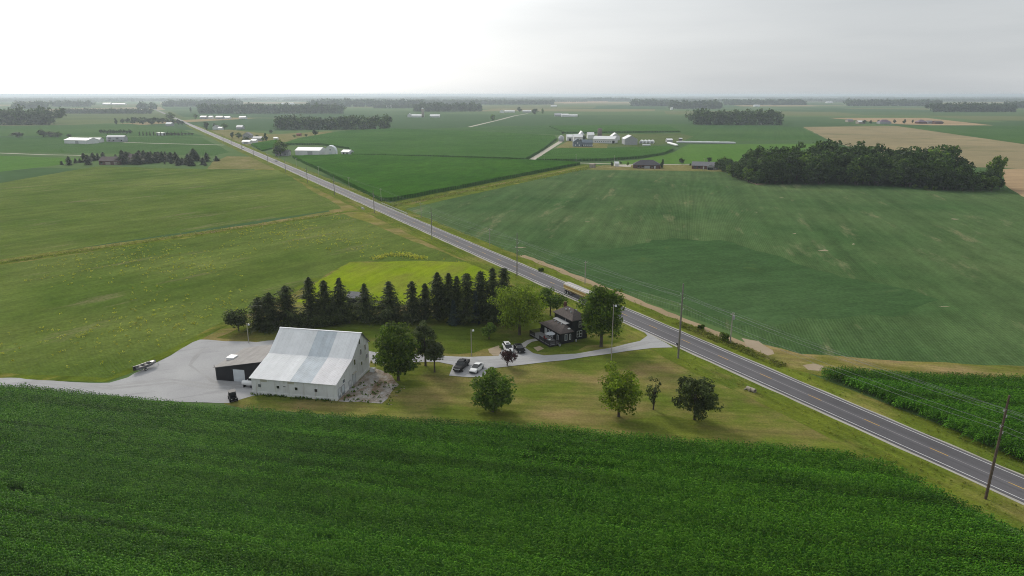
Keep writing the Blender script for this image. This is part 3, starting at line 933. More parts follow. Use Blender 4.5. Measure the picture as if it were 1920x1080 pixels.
n2 = corn_stand('corn_field', poly2, AZ_ROW, 'dark green corn patch right of the road beside the pole')
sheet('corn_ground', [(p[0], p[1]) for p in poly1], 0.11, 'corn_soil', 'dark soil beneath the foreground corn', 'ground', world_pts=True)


def corn_block(pts, mat, label, h=2.3, step=3.0, seed=1):
    """a distant stand of corn: a mass with an uneven top and ragged sides"""
    P = [Vector((*G(*p), 0)) for p in pts]
    rg = np.random.default_rng(seed)
    ring = []
    for a, b in zip(P, P[1:] + P[:1]):
        n = max(1, int((b - a).length / step))
        for k in range(n):
            q = a + (b - a) * (k / n)
            ring.append((q.x + rg.normal(0, 0.25), q.y + rg.normal(0, 0.25)))
    xs = np.array([p[0] for p in ring])
    ys = np.array([p[1] for p in ring])
    n = len(ring)
    vs_, _, fs_ = cdt_fill(ring)
    V = [(p[0], p[1], h + rg.normal(0, 0.10)) for p in vs_] + [(p[0], p[1], 0.0) for p in ring]
    k = len(vs_)
    F = list(fs_) + ([(k + i, k + (i + 1) % n, (i + 1) % n, i) for i in range(n)] if k >= n else [])
    me = bpy.data.meshes.new('corn_field')
    me.from_pydata(V, [], F)
    me.materials.append(MATS[mat])
    return tag(link('corn_field', me), label, 'crop', kind='stuff')


corn_block([(548, 296), (640, 293.5), (780, 297), (988, 304), (1050, 306), (1088, 309), (980, 330), (860, 354), (735, 378), (712, 377), (640, 340)], 'corn_dark', 'dark green corn between the road and the grass strip', seed=1)
corn_block([(660, 293), (840, 296), (985, 301), (1015, 284), (1043, 262), (1040, 257), (900, 249), (730, 243), (640, 248), (560, 262), (530, 272), (600, 272), (655, 280)], 'corn_light', 'lighter green corn behind the round-roofed barn', seed=2)
corn_block([(1005, 303), (1035, 285), (1050, 281), (1136, 282), (1200, 279), (1255, 277), (1262, 282), (1245, 290), (1200, 297), (1130, 302)], 'corn_light', 'bright green corn in front of the central farm', seed=3)
corn_block([(1060, 250), (1275, 248), (1250, 236), (1030, 238)], 'corn_light', 'hazy corn block behind the central farm silo', seed=4)
corn_block([(492, 284), (520, 277), (520, 263), (470, 272)], 'corn_dark', 'small dark corn patch by the roadside houses', h=1.6, seed=5)


# ------------------------------------------------------------------ trees
def leaf_quads(cent, rad, per, size, rg, flat=1.0, shell=0.55, up=0.45):
    """leaf-sized rhombic faces spread through clumps; returns verts, faces, tint per face"""
    n = len(cent)
    c = np.repeat(np.asarray(cent, float), per, 0)
    r = np.repeat(np.asarray(rad, float), per)
    tint = np.repeat(rg.uniform(0, 1, n), per)
    d = rg.normal(size=(n * per, 3))
    d /= np.linalg.norm(d, axis=1, keepdims=True) + 1e-9
    rr = r * (shell + (1.08 - shell) * rg.uniform(0, 1, n * per) ** 0.6)
    off = d * rr[:, None]
    off[:, 2] *= flat
    p = c + off
    nrm = d * 0.7 + rg.normal(size=d.shape) * 0.55 + np.array([0, 0, up])
    nrm /= np.linalg.norm(nrm, axis=1, keepdims=True)
    t = np.cross(nrm, rg.normal(size=d.shape))
    t /= np.linalg.norm(t, axis=1, keepdims=True) + 1e-9
    b = np.cross(nrm, t)
    s = size * rg.uniform(0.6, 1.35, n * per)[:, None]
    v = np.stack([p + t * s, p + b * s * 0.55, p - t * s, p - b * s * 0.55], 1).reshape(-1, 3)
    f = np.arange(n * per * 4).reshape(-1, 4)
    return v, f, tint


def broad_meshes(seed, h, w, base=0.18, clumps=34, per=90, size=0.34, leaf='leaf_mid', bark='bark', lean=0.0, spread=1.0, crad=0.17, droop=0.0, stems=1):
    rg = np.random.default_rng(seed)
    cb = h * base
    rz = (h - cb) / 2
    rx = w / 2
    cz = cb + rz
    cent, rad = [], []
    lob = rg.uniform(0.70, 1.12, 9)
    while len(cent) < clumps:
        d = rg.normal(size=3)
        d /= np.linalg.norm(d)
        a = (math.atan2(d[1], d[0]) / (2 * math.pi) * 9) % 9
        k = lob[int(a)] * (1 - a % 1) + lob[(int(a) + 1) % 9] * (a % 1)
        q = rg.uniform(0.40, 0.92) * k
        zz = d[2] * q
        prof = 1.0 if zz > 0 else 1.0 + 0.12 * zz
        x, y, z = d[0] * q * rx * prof * spread, d[1] * q * rx * prof * spread, cz + zz * rz
        if z < cb + 0.03 * h:
            continue
        cent.append((x + lean * z, y, z))
        rad.append(w * crad * rg.uniform(0.7, 1.25))
    v, f, t = leaf_quads(cent, rad, per, size, rg, flat=0.8, shell=0.35)
    crown = np_mesh('crown', v, f, leaf, t)
    b = MB()
    for sidx in range(stems):
        sx = 0 if stems == 1 else rg.uniform(-0.5, 0.5)
        tr = max(0.10, h * 0.018) * (1.25 if stems == 1 else 0.7)
        top = (lean * h * 0.6 + sx * 2, rg.normal(0, .2), h * 0.62)
        b.tube([(sx * .4, 0, -0.1), (sx * .5, 0, 0.25), (lean * h * 0.25 + sx, 0.05, h * 0.25), top], [tr * 1.5, tr * 1.05, tr * 0.85, tr * 0.35], 8)
        order = rg.permutation(len(cent))[:9]
        for i in order:
            c = cent[i]
            z0 = h * rg.uniform(0.2, 0.45)
            s0 = (lean * z0 + sx * .8, 0.0, z0)
            mid = ((s0[0] + c[0]) / 2, (s0[1] + c[1]) / 2, (s0[2] + c[2]) / 2 + 0.08 * h)
            b.tube([s0, mid, c], [tr * 0.5, tr * 0.3, tr * 0.08], 5, cap=False)
    o = b.build('trunk', bark)
    tm = o.data
    bpy.data.objects.remove(o)
    return tm, crown


def conifer_meshes(seed, h, w, base=0.06, leaf='leaf_spruce', dens=1.0, bluntness=0.75, irregular=0.12, cs=1.0):
    rg = np.random.default_rng(seed)
    V, T = [], []
    nwh = max(12, int(h * 1.9 * dens))
    for i in range(nwh):
        fz = base + (1 - base) * (i + 0.3) / nwh
        z = h * fz
        k = (1 - fz) / (1 - base)
        L0 = w / 2 * min(1.0, (k * 1.12) ** bluntness) * (0.82 + 0.18 * math.sin(fz * 7 + seed))
        if fz < base + 0.08:
            L0 *= 0.75
        nb = max(4, int(9 * dens))
        for j in range(nb):
            a = 2 * math.pi * (j + rg.uniform(0, 0.9)) / nb + i * 0.8
            L = max(0.25, L0 * (1 + rg.normal(0, irregular)))
            dr = 0.30 * L * rg.uniform(0.6, 1.3) * (0.35 + 0.65 * k)
            ti = rg.uniform(0, 1)
            m = max(3, int(L / 0.45))
            for q in range(m):
                r = L * (q + 0.6) / m
                zz = z - dr * (r / L) ** 1.5 + rg.normal(0, 0.07) + (0.12 * L if r > 0.9 * L else 0)
                for side in (-1, 0, 1):
                    aa = a + side * rg.uniform(0.12, 0.30)
                    cx, cy = math.cos(aa) * r, math.sin(aa) * r
                    ln = cs * (0.40 * rg.uniform(0.7, 1.3) + 0.03 * L)
                    wd = cs * 0.17 * rg.uniform(0.7, 1.3)
                    tilt = rg.normal(-0.25, 0.3)
                    ab = a + side * 0.75 + rg.normal(0, 0.25)
                    dx, dy = math.cos(ab), math.sin(ab)
                    roll = rg.uniform(-0.7, 0.7)
                    px, py, pz = -dy * math.cos(roll), dx * math.cos(roll), math.sin(roll)
                    V.append([(cx - dx * ln, cy - dy * ln, zz - tilt * ln), (cx + px * wd, cy + py * wd, zz + pz * wd),
                              (cx + dx * ln, cy + dy * ln, zz + tilt * ln - 0.06), (cx - px * wd, cy - py * wd, zz - pz * wd)])
                    T.append(ti)
    V = np.array(V).reshape(-1, 3)
    crown = np_mesh('crown', V, np.arange(len(V)).reshape(-1, 4), leaf, np.array(T))
    b = MB().tube([(0, 0, -0.1), (0, 0, h * 0.4), (0, 0, h * 0.98)], [h * 0.018, h * 0.012, 0.02], 7)
    for i in range(8):
        z = h * (base * 0.5 + 0.10 * rg.uniform(0, 1.3))
        a = rg.uniform(0, 6.28)
        L = w * 0.3 * rg.uniform(0.5, 1)
        b.tube([(0, 0, z), (math.cos(a) * L, math.sin(a) * L, z - 0.2)], [0.05, 0.015], 4, cap=False)
    o = b.build('trunk', 'bark')
    tm = o.data
    bpy.data.objects.remove(o)
    return tm, crown


def plant(name, meshes, loc, label, cat, group=None, scale=1.0, rz=None, sz=None):
    e = thing(name, label, cat, (*loc[:2], 0.0), rng.uniform(0, 6.28) if rz is None else rz, group)
    e.scale = (scale, scale, scale if sz is None else sz)
    link('trunk', meshes[0], e)
    link('crown', meshes[1], e)
    return e


def px_tree(kind, u, v, vt, wpx, **kw):
    h = HT(u, v, vt)
    w = wpx * PXM(u, v) * (1.14 if kind == 'b' else 1.0)
    fn = conifer_meshes if kind == 'c' else broad_meshes
    return fn(int(u * 7 + v), h, w, **kw)


# the spruce windbreak behind the yard, from the barn end to the road end
spruces = [(488, 614, 557, 34), (510, 617, 548, 34), (541, 612, 535, 38), (585, 607, 519, 38), (612, 604, 525, 34), (640, 601, 521, 36), (686, 600, 531, 38), (732, 600, 527, 46), (775, 601, 527, 38),
           (799, 600, 531, 24), (822, 601, 510, 34), (843, 600, 511, 30), (858, 600, 517, 24), (877, 603, 512, 33), (902, 600, 508, 38), (924, 600, 502, 40), (945, 598, 502, 38)]
ordn = ['first', 'second', 'third', 'fourth', 'fifth', 'sixth', 'seventh', 'eighth', 'ninth', 'tenth', 'eleventh', 'twelfth', 'thirteenth', 'fourteenth', 'fifteenth', 'sixteenth', 'last']
for i, (u, v, vt, w) in enumerate(spruces):
    ms = px_tree('c', u, v, vt, w * (rng.uniform(1.5, 1.9) if i < 9 else rng.uniform(1.4, 1.75)), base=0.04 if i < 9 else 0.08, bluntness=0.52 if i < 3 else rng.uniform(0.45, 0.72), dens=1.05, irregular=0.36)
    plant('spruce_tree', ms, G(u, v), 'dark spruce, %s in the windbreak row counted from the barn end' % ordn[i], 'tree', 'spruce windbreak row')
plant('spruce_tree', px_tree('c', 851, 609, 562, 26, leaf='leaf_blue', bluntness=0.8), G(851, 609), 'short bluish spruce standing in front of the tall spruce row', 'tree')
plant('spruce_tree', px_tree('c', 892, 606, 545, 24, leaf='leaf_blue', bluntness=0.8), G(892, 606), 'slim blue-green spruce before the road end of the spruce row', 'tree')
plant('pine_tree', px_tree('b', 448, 621, 578, 44, base=0.16, clumps=24, per=110, size=0.26, leaf='leaf_spruce', crad=0.2), G(448, 621), 'low rounded dark pine by the yard light, left of the spruces', 'tree')
bush_spots = [(566, 611, 588, 34), (597, 612, 586, 34), (628, 610, 584, 34), (655, 606, 580, 28), (545, 614, 592, 24)]
for i, (u, v, vt, w) in enumerate(bush_spots):
    plant('shrub', px_tree('b', u, v, vt, w, base=0.02, clumps=18, per=80, size=0.24, leaf='leaf_dark', crad=0.22), G(u, v),
          'dark low shrub under the barn-end spruces, %s from the left' % ['second', 'third', 'fourth', 'fifth', 'first'][i], 'shrub', 'shrubs under the spruces')

near = [
    ('maple_tree', 'b', 747, 713, 603, 84, dict(base=0.02, clumps=90, per=110, size=0.30, leaf='leaf_maple', crad=0.14), 'dense dark green tree beside the barn gable'),
    ('pine_tree', 'b', 798, 686, 602, 48, dict(base=0.12, clumps=34, per=90, size=0.26, leaf='leaf_pine', crad=0.16), 'taller open olive pine behind the driveway bend'),
    ('pine_tree', 'b', 815, 698, 634, 42, dict(base=0.18, clumps=24, per=90, size=0.26, leaf='leaf_pine', crad=0.18), 'shorter olive pine left of the black pickup'),
    ('locust_tree', 'b', 974, 628, 519, 98, dict(base=0.06, clumps=80, per=90, size=0.28, leaf='leaf_light', crad=0.13, bark='bark'), 'tall airy light green tree behind the parked cars'),
    ('locust_tree', 'b', 1032, 592, 532, 62, dict(base=0.14, clumps=36, per=90, size=0.28, leaf='leaf_mid', crad=0.15), 'mid-green tree between the house and the road'),
    ('maple_tree', 'b', 1127, 650, 523, 82, dict(base=0.06, clumps=95, per=115, size=0.32, leaf='leaf_maple', crad=0.135), 'large dark green tree in front of the black house'),
    ('apple_tree', 'b', 917, 636, 606, 32, dict(base=0.2, clumps=14, per=70, size=0.24, leaf='leaf_mid', crad=0.18), 'small bushy tree on the lawn below the spruces'),
    ('plum_tree', 'b', 951, 686, 656, 30, dict(base=0.22, clumps=14, per=80, size=0.2, leaf='leaf_purple', crad=0.2), 'small purple-leaved tree at the edge of the driveway'),
    ('ash_tree', 'b', 925, 772, 692, 78, dict(base=0.0, clumps=64, per=85, size=0.28, leaf='leaf_mid', crad=0.14), 'round mid-green tree below the white sedan'),
    ('birch_tree', 'b', 1160, 781, 677, 78, dict(base=0.02, clumps=60, per=80, size=0.27, leaf='leaf_light', crad=0.13), 'yellow-green tree on the lawn, left of the thin one'),
    ('sapling', 'b', 1224, 768, 702, 28, dict(base=0.10, clumps=20, per=34, size=0.18, leaf='leaf_dark', crad=0.16, stems=3, bark='bark'), 'thin sparse upright tree between two fuller lawn trees'),
    ('pear_tree', 'b', 1302, 787, 694, 72, dict(base=0.0, clumps=64, per=85, size=0.26, leaf='leaf_dark', crad=0.13), 'dark grey-green tree nearest the road on the front lawn'),
]
for name, k, u, v, vt, w, kw, lab in near:
    plant(name, px_tree(k, u, v, vt, w, **kw), G(u, v), lab, 'tree', rz=0.0)
for i, (u, v, vt, w, lab) in enumerate([(1359, 640, 622, 17, 'dark bush on the verge beside the transformer pole'), (1314, 618, 609, 11, 'small dark bush on the verge left of the larger bush'),
                                        (945, 655, 648, 14, 'low bush behind the white SUV'), (1015, 509, 502, 9, 'tiny verge bush beside the road above the truck')]):
    plant('shrub', px_tree('b', u, v, vt, w, base=0.02, clumps=12, per=60, size=0.22, leaf='leaf_maple', crad=0.24), G(u, v), lab, 'shrub', 'verge bushes')

# shared crowns for trees further off
VAR_B = [broad_meshes(900 + i, 10.0, 8.4, base=0.08, clumps=26, per=46, size=0.55, leaf='leaf_wood', crad=0.19) for i in range(6)]
VAR_M = [broad_meshes(950 + i, 10.0, 8.0, base=0.10, clumps=24, per=40, size=0.55, leaf='leaf_mid', crad=0.19) for i in range(3)]
VAR_C = [conifer_meshes(970 + i, 10.0, 7.0, base=0.02, dens=0.8, bluntness=0.6, irregular=0.2, cs=1.6) for i in range(4)]

# woodlot behind the soybeans
WG = 'woodlot trees behind the soybean field'
wl_front = [(1388, 330), (1412, 344), (1500, 345), (1600, 346), (1690, 349), (1770, 357), (1885, 358)]


def along(pts, n):
    W = [Vector(G(*p)) for p in pts]
    d = [0]
    for a, b in zip(W, W[1:]):
        d.append(d[-1] + (b - a).length)
    out = []
    for k in range(n):
        t = d[-1] * (k + 0.5) / n
        for i in range(len(W) - 1):
            if d[i] <= t <= d[i + 1]:
                out.append(W[i].lerp(W[i + 1], (t - d[i]) / (d[i + 1] - d[i])))
                break
    return out


def top_at(u):
    """height of the wood's skyline above its front edge, by photo column"""
    xs = [1375, 1400, 1450, 1530, 1600, 1700, 1780, 1800, 1835, 1850, 1880, 1895]
    hs = [9, 17, 22, 23, 23, 23, 23, 18, 15, 16, 16, 10]
    return float(np.interp(u, xs, hs))


def proj_u(x, y):
    return 960 + FPX * x / (y * CP + CAM_H * SP)


wn = 0
for row, (n, back) in enumerate([(42, 0), (34, 10), (28, 22), (24, 38), (20, 56)]):
    for p in along(wl_front, n):
        x = p.x + rng.normal(0, 2.2)
        y = p.y + back + rng.normal(0, 2.0)
        u = proj_u(x, y)
        if u > 1800 and back > 15:
            continue
        hgt = top_at(u) * (0.78 + 0.07 * row) * rng.uniform(0.85, 1.12)
        if row == 0:
            hgt *= rng.uniform(0.65, 1.0)
        k = hgt / 10.0
        plant('woodland_tree', (VAR_M[wn % 3] if rng.uniform() < 0.10 else VAR_B[wn % 6]), (x, y), 'dark broadleaf tree in the dense woodlot behind the soybean field', 'tree', WG, scale=k * rng.uniform(0.85, 1.1), sz=k)
        wn += 1
plant('woodland_tree', VAR_M[1], G(1862, 352), 'tallest loose tree at the right-hand tip of the woodlot', 'tree', scale=1.5, sz=2.3)
for i, (u, v) in enumerate([(1715, 354), (1735, 356), (1752, 357), (1725, 351)]):
    plant('shrub', VAR_M[i % 3], G(u, v), 'low light green bush in the notch of the woodlot edge', 'shrub', 'bushes in the woodlot notch', scale=0.42, sz=0.3)
sheet('bare_patch', [(1368, 319), (1380, 326), (1412, 343), (1440, 345), (1418, 347), (1385, 333)], 0.14, 'pale_soil', 'bare soil along the left side of the woodlot', 'soil', 0.6, 4)

# evergreens round the brick farmhouse at the left
EG = 'evergreens round the far brick house'
evg = [(116, 309, 302), (130, 309.5, 294), (142, 306, 297), (150, 305, 297.5), (158, 304, 288), (166, 309, 291), (175, 301, 287), (184, 300, 288), (194, 299, 286), (206, 306, 296), (218, 303, 290), (231, 308, 283),
       (238, 302, 285), (244, 301, 286), (252, 306, 290), (259, 308, 287), (262, 300, 283), (271, 303, 283), (280, 306, 286), (284, 303, 285), (293, 305, 286), (298, 301, 285), (305, 303, 285), (311, 300, 285),
       (321, 303, 286), (330, 302, 286), (322, 307, 297), (336, 309, 295), (333, 311, 301), (342, 308, 296), (347, 305, 296), (353, 309, 290), (358, 311, 293), (364, 302, 280), (370, 302, 287), (361, 311, 300),
       (381, 309, 296), (388, 303, 287), (385, 311, 304), (406, 302, 292.5), (309, 308, 303)]
for i, (u, v, vt) in enumerate(evg):
    h = HT(u, v, vt)
    lab = 'dark evergreen in the clump hiding the far brick house'
    if i == 0:
        lab = 'leftmost small round evergreen of the far brick house clump'
    elif u == 406:
        lab = 'rightmost evergreen standing alone by the tan patch'
    elif u == 364:
        lab = 'tallest evergreen in the far brick house clump'
    plant('evergreen_tree', VAR_C[i % 4], G(u, v), lab, 'tree', EG, scale=h / 10.0 * (1.55 if i % 3 else 1.9), sz=h / 10.0 * 1.06)

# single trees of the middle distance
mid_trees = [(527, 292, 262, 30, 'big dark tree over the small house by the road'), (519, 293, 274, 16, 'slim tree left of the big roadside tree'), (387, 243, 227, 10, 'dark round tree beside the road at the far houses'),
             (422, 242, 230, 12, 'round tree behind the far white house'), (403, 240, 231, 9, 'small tree over the far white house'), (436, 259, 247, 8, 'small tree left of the grey roadside house'),
             (448, 260, 248, 13, 'leafy tree left of the grey roadside house'), (462, 268, 257, 16, 'tree in front of the grey roadside house'), (482, 260, 252, 7, 'dark tree right of the grey roadside house'),
             (493, 265, 257, 7, 'dark evergreen between the roadside yards'), (499, 265, 249, 9, 'pale tree between the roadside yards'), (508, 250, 243, 7, 'lone tree above the roadside yards'),
             (552, 258, 252, 6, 'small round tree on the pale yard'), (591, 254, 243, 13, 'lone dark tree at the corner of the light corn'), (574, 256, 251, 6, 'tiny tree right of the red shed'),
             (924, 226, 214, 12, 'lone round tree beside the far side road'), (974, 210, 200, 12, 'tree beside the far white farm, centre'), (1003, 215, 203, 13, 'rounded tree right of the far white farm'), (1017, 214, 203, 6, 'narrow tree right of the rounded one'),
             (1278, 308, 296, 11, 'lone tree between the two ranch houses'), (1330, 304, 294, 10, 'tree behind the right ranch house'), (1357, 312, 293, 16, 'tree between the right ranch house and the woodlot'),
             (1241, 316, 298, 9, 'dark upright tree at the corner of the left ranch house'), (1147, 313, 303, 6, 'small tree left of the white shed'), (1177, 311, 303, 6, 'small tree left of the ranch house'), (1164, 308, 303, 5, 'low tree behind the white shed'),
             (1095, 265, 253, 7, 'tree behind the blue-grey farmhouse'), (1160, 300, 295, 3, 'little tree on the lane past the ranch houses'), (1294, 311, 306, 6, 'dark bush left of the right ranch house'),
             (177, 268, 258, 10, 'dark tree beside the white sheds'), (320, 227, 210, 18, 'tallest tree of the far roadside grove'), (167, 196, 190, 5, 'lone far tree on the hazy tan field'), (358, 212, 200, 4, 'thin far tree left of the roadside grove'),
             (367, 224, 213, 8, 'round pale tree beside the far road'), (218, 234, 221, 6, 'lone tree left of the far roadside grove'), (1055, 251, 247, 7, 'small bush at the corner of the far corn')]
for i, (u, v, vt, w, lab) in enumerate(mid_trees):
    h = HT(u, v, vt)
    wm = w * PXM(u, v)
    ms = VAR_B[i % 6] if i % 3 else VAR_M[i % 3]
    plant('tree', ms, G(u, v), lab, 'tree', 'scattered trees of the middle distance', scale=wm / 8.2, sz=h / 10.0)
grove = [(230, 232, 222), (240, 231, 221), (252, 231, 218), (262, 232, 220), (272, 231, 219), (281, 232, 221), (290, 231, 219), (298, 232, 221), (306, 231, 220), (314, 232, 222), (325, 233, 222), (335, 234, 223), (342, 235, 226), (248, 233, 224), (267, 233, 224), (285, 234, 225)]
for i, (u, v, vt) in enumerate(grove):
    h = HT(u, v, vt)
    plant('tree', VAR_B[i % 6], G(u, v), 'dark tree in the far grove left of the road', 'tree', 'far roadside grove', scale=h / 8.5, sz=h / 10.0)
for i, (u, v, vt, w) in enumerate([(34, 258, 247, 22), (82, 257, 243, 22), (95, 256, 246, 26), (108, 257, 247, 18), (130, 257, 251, 10)]):
    h = HT(u, v, vt)
    plant('tree', VAR_B[i % 6], G(u, v), ['round dark bushy tree alone at the far left', 'tallest of the bushy trees left of the white sheds', 'bushy tree second from the right, left of the white sheds',
                                         'low bushy tree nearest the white sheds on their left', 'little bush behind the white sheds'][i], 'tree', 'hedge trees at the far left', scale=w * PXM(u, v) / 8.2, sz=h / 10.0)
for i in range(13):
    u = 262 + i * 6.6
    h = HT(u, 254, 246.5)
    plant('poplar_tree', VAR_C[i % 4], G(u, 254), 'slim dark tree in the far planted row behind the gambrel barn', 'tree', 'far planted tree row', scale=h / 14.0, sz=h / 10.0)
for i in range(9):
    u = 312 + i * 6
    h = HT(u, 253, 248.5)
    plant('shrub', VAR_B[i % 6], G(u, 253.3), 'low bush in the far hedge running to the road', 'shrub', 'far hedge bushes', scale=h / 6, sz=h / 10.0)
for i in range(10):
    u = 190 + i * 6
    h = HT(u, 253, 244 + (i % 3))
    plant('tree', VAR_B[i % 6], G(u, 251), 'dark tree in the copse behind the gambrel barn', 'tree', 'copse behind the gambrel barn', scale=h / 8.5, sz=h / 10.0)


# distant woods: masses of crowns
def wood(u0, u1, v, vt, depth, label, leaf='leaf_wood', seed=0, dens=1.0, v2=None):
    a = Vector(G(u0, v))
    b = Vector(G(u1, v if v2 is None else v2))
    h = HT((u0 + u1) / 2, v, vt)
    h = min(max(h, 10.0), 30.0)
    rg = np.random.default_rng(seed + int(u0) + 500)
    L = (b - a).length
    sp = max(7.5, h * 0.42) / dens
    cent, rad = [], []
    for r in range(max(2, int(min(depth, 5 * sp) / sp))):
        n = int(L / sp)
        for i in range(n):
            p = a.lerp(b, (i + rg.uniform(0, 1)) / n)
            hh = h * rg.uniform(0.62, 1.10) * (0.88 if r == 0 else 1.0) * (1.22 if rg.uniform() < 0.1 else 1.0)
            y = p.y + r * sp + rg.normal(0, sp * 0.3)
            for z, q in ((hh * 0.80, 0.30), (hh * 0.55, 0.36), (hh * 0.28, 0.36)) if r < 2 else ((hh * 0.80, 0.34),):
                cent.append((p.x + rg.normal(0, 1.0), y + rg.normal(0, 1.0), z))
                rad.append(sp * 0.62 * (0.8 + q))
    per = 40
    v_, f_, t_ = leaf_quads(cent, rad, per, sp * 0.25, rg, flat=0.95, shell=0.25)
    o = link('woodlot', np_mesh('woodlot', v_, f_, leaf, t_))
    return tag(o, label, 'wood', 'distant woods', kind='stuff')


woods = [(-60, 98, 234, 203, 120, 'dark wood at the left edge of the picture'), (516, 728, 243, 219, 90, 'long dark wood behind the roadside houses'), (370, 642, 213, 196, 100, 'straight dark wood right of the far road'),
         (306, 446, 200, 186, 80, 'hazy wood left of the straight far wood'), (1300, 1466, 234, 208, 110, 'dark square wood behind the lime green field'), (778, 900, 209, 194, 90, 'far wood behind the white farm with silo'),
         (580, 790, 200, 185, 80, 'pale far wood left of centre on the horizon'), (1186, 1258, 199, 187, 80, 'small far wood right of centre'), (1260, 1352, 204, 190, 80, 'far wood behind the square wood'),
         (1360, 1510, 197, 187, 80, 'hazy far wood above the square wood'), (1590, 1765, 199, 187, 80, 'far wood above the purple-roofed houses'), (1748, 1905, 210, 194, 90, 'far wood at the right edge'), (1900, 2010, 203, 191, 80, 'wood cut by the right edge of the picture'),
         (780, 1040, 196, 188, 70, 'far blue wood behind the centre'), (700, 780, 203, 198, 50, 'low far wood left of the white farm'), (1100, 1180, 190, 184, 60, 'small blue wood near the horizon right of centre'),
         (115, 280, 213, 205, 40, 'hazy hedge of trees on the left tan field'), (255, 290, 205, 193, 40, 'hazy trees round the far left farm'), (25, 90, 204, 190, 60, 'pale wood behind the left-edge wood'), (95, 170, 200, 190, 60, 'pale wood on the far left horizon')]
for i, (u0, u1, v, vt, dep, lab) in enumerate(woods):
    wood(u0, u1, v, vt, dep, lab, seed=i * 13, dens=1.0 if v > 205 else 0.8)


def far_country():
    """tree belts between four and twenty kilometres off, down to the horizon"""
    rg = np.random.default_rng(77)
    cent, rad = [], []
    for k in range(420):
        v = 178.4 + 13.0 * rg.uniform(0, 1) ** 1.6
        u = rg.uniform(-250, 2200)
        x, y = G(u, v)
        w = rg.uniform(150, 900) * (y / 6000) ** 0.6
        h = rg.uniform(13, 22)
        n = max(6, int(w / 18))
        for i in range(n):
            for r in range(2):
                cent.append((x + (i / n - 0.5) * w, y + r * 20 + rg.normal(0, 8), h * rg.uniform(0.3, 0.62)))
                rad.append(h * rg.uniform(0.5, 0.75))
    v_, f_, t_ = leaf_quads(cent, rad, 14, 6.0, rg, flat=0.8, shell=0.2)
    o = link('far_woodland', np_mesh('far_woodland', v_, f_, 'leaf_wood', t_))
    tag(o, 'blue-grey belts of far trees along the horizon', 'wood', kind='stuff')


far_country()


# weeds: scattered yellow clumps in the bean fields, tall grass along the verges
def tufts(name, pts, mat, label, cat, h=(0.3, 0.9), per=5, w=0.12, seed=1):
    rg = np.random.default_rng(seed)
    V = []
    for x, y, z in pts:
        for _ in range(per):
            a = rg.uniform(0, 6.28)
            hh = rg.uniform(*h)
            ox, oy = rg.normal(0, 0.22, 2)
            dx, dy = math.cos(a) * w, math.sin(a) * w
            lx, ly = rg.normal(0, 0.25 * hh, 2)
            V.append([(x + ox - dx, y + oy - dy, z), (x + ox + dx, y + oy + dy, z), (x + ox + lx + dx * .5, y + oy + ly + dy * .5, z + hh), (x + ox + lx - dx * .5, y + oy + ly - dy * .5, z + hh * 1.05)])
    V = np.array(V).reshape(-1, 3)
    me = np_mesh(name, V, np.arange(len(V)).reshape(-1, 4), mat, rg.uniform(0, 1, len(V) // 4))
    return tag(link(name, me), label, cat, kind='stuff')


fp = [G(*p) for p in [(-200, 525), (0, 500), (640, 404), (860, 492), (650, 490), (430, 600), (200, 708), (0, 700), (-200, 690)]]
fx = np.array(fp)
wr = np.random.default_rng(21)
X = wr.uniform(fx[:, 0].min(), fx[:, 0].max(), 5200)
Y = wr.uniform(fx[:, 1].min(), fx[:, 1].max(), 5200)
dens = np.sin(X * 0.045 + 2 * np.sin(Y * 0.021)) * np.sin(Y * 0.052 + X * 0.011) + wr.normal(0, 0.45, len(X))
k = inside(fp, X, Y) & (dens > 0.42)
wp = []
for x, y in zip(X[k], Y[k]):
    for _ in range(wr.integers(1, 3)):
        wp.append((x + wr.normal(0, 0.6), y + wr.normal(0, 0.6), 0.06))
def clumps(name, pts, mat, label, cat, r=0.3, per=7, size=0.16, seed=1):
    rg = np.random.default_rng(seed)
    P_ = np.array(pts)
    v_, f_, t_ = leaf_quads(P_, rg.uniform(0.6, 1.3, len(P_)) * r, per, size, rg, flat=0.7, shell=0.2, up=1.2)
    return tag(link(name, np_mesh(name, v_, f_, mat, t_)), label, cat, kind='stuff')


clumps('yellow_weeds', [(x, y, 0.5) for x, y, z in wp], 'leaf_yellow', 'scattered yellow weed clumps standing in the left bean field', 'weeds', 0.42, 7, 0.19, 2)
band = [(*[c + wr.normal(0, 1.2) for c in G(700 + 95 * t, 487 - 9 * math.sin(t * 3.14) + wr.normal(0, 1.2))], 0.08) for t in wr.uniform(0, 1, 260)]
clumps('yellow_weeds', [(x, y, 0.5) for x, y, z in band], 'leaf_yellow', 'band of yellow weeds along the far edge of the lime lawn', 'weeds', 0.5, 8, 0.2, 3)
vg = []
for _ in range(1300):
    s = wr.uniform(30, 420)
    o_ = wr.choice([-1, 1]) * wr.uniform(5.2, 10.5)
    if o_ < 0 and RS(1275, 655)[0] - 2 < s < RS(1200, 620)[0] + 3:
        continue
    vg.append((*RP(s, o_), 0.17))
clumps('verge_grass', [(x, y, 0.28) for x, y, z in vg], 'leaf_weed', 'tall rough grass on the verges of the main road', 'grass', 0.24, 8, 0.13, 4)
s0, s1 = RS(1500, 680)[0], RS(1290, 600)[0]
vg = [(*RP(wr.uniform(s0, s1), wr.uniform(6.2, 9.4)), 0.4) for _ in range(420)]
clumps('verge_weeds', vg, 'leaf_weed', 'taller green weeds along the field side below the transformer pole', 'weeds', 0.4, 8, 0.18, 5)
db = []
for _ in range(900):
    t = wr.uniform(0, 1)
    u = t * 640
    db.append((*G(u, 493 - 93 * t + wr.normal(0, 1.6)), 0.1))
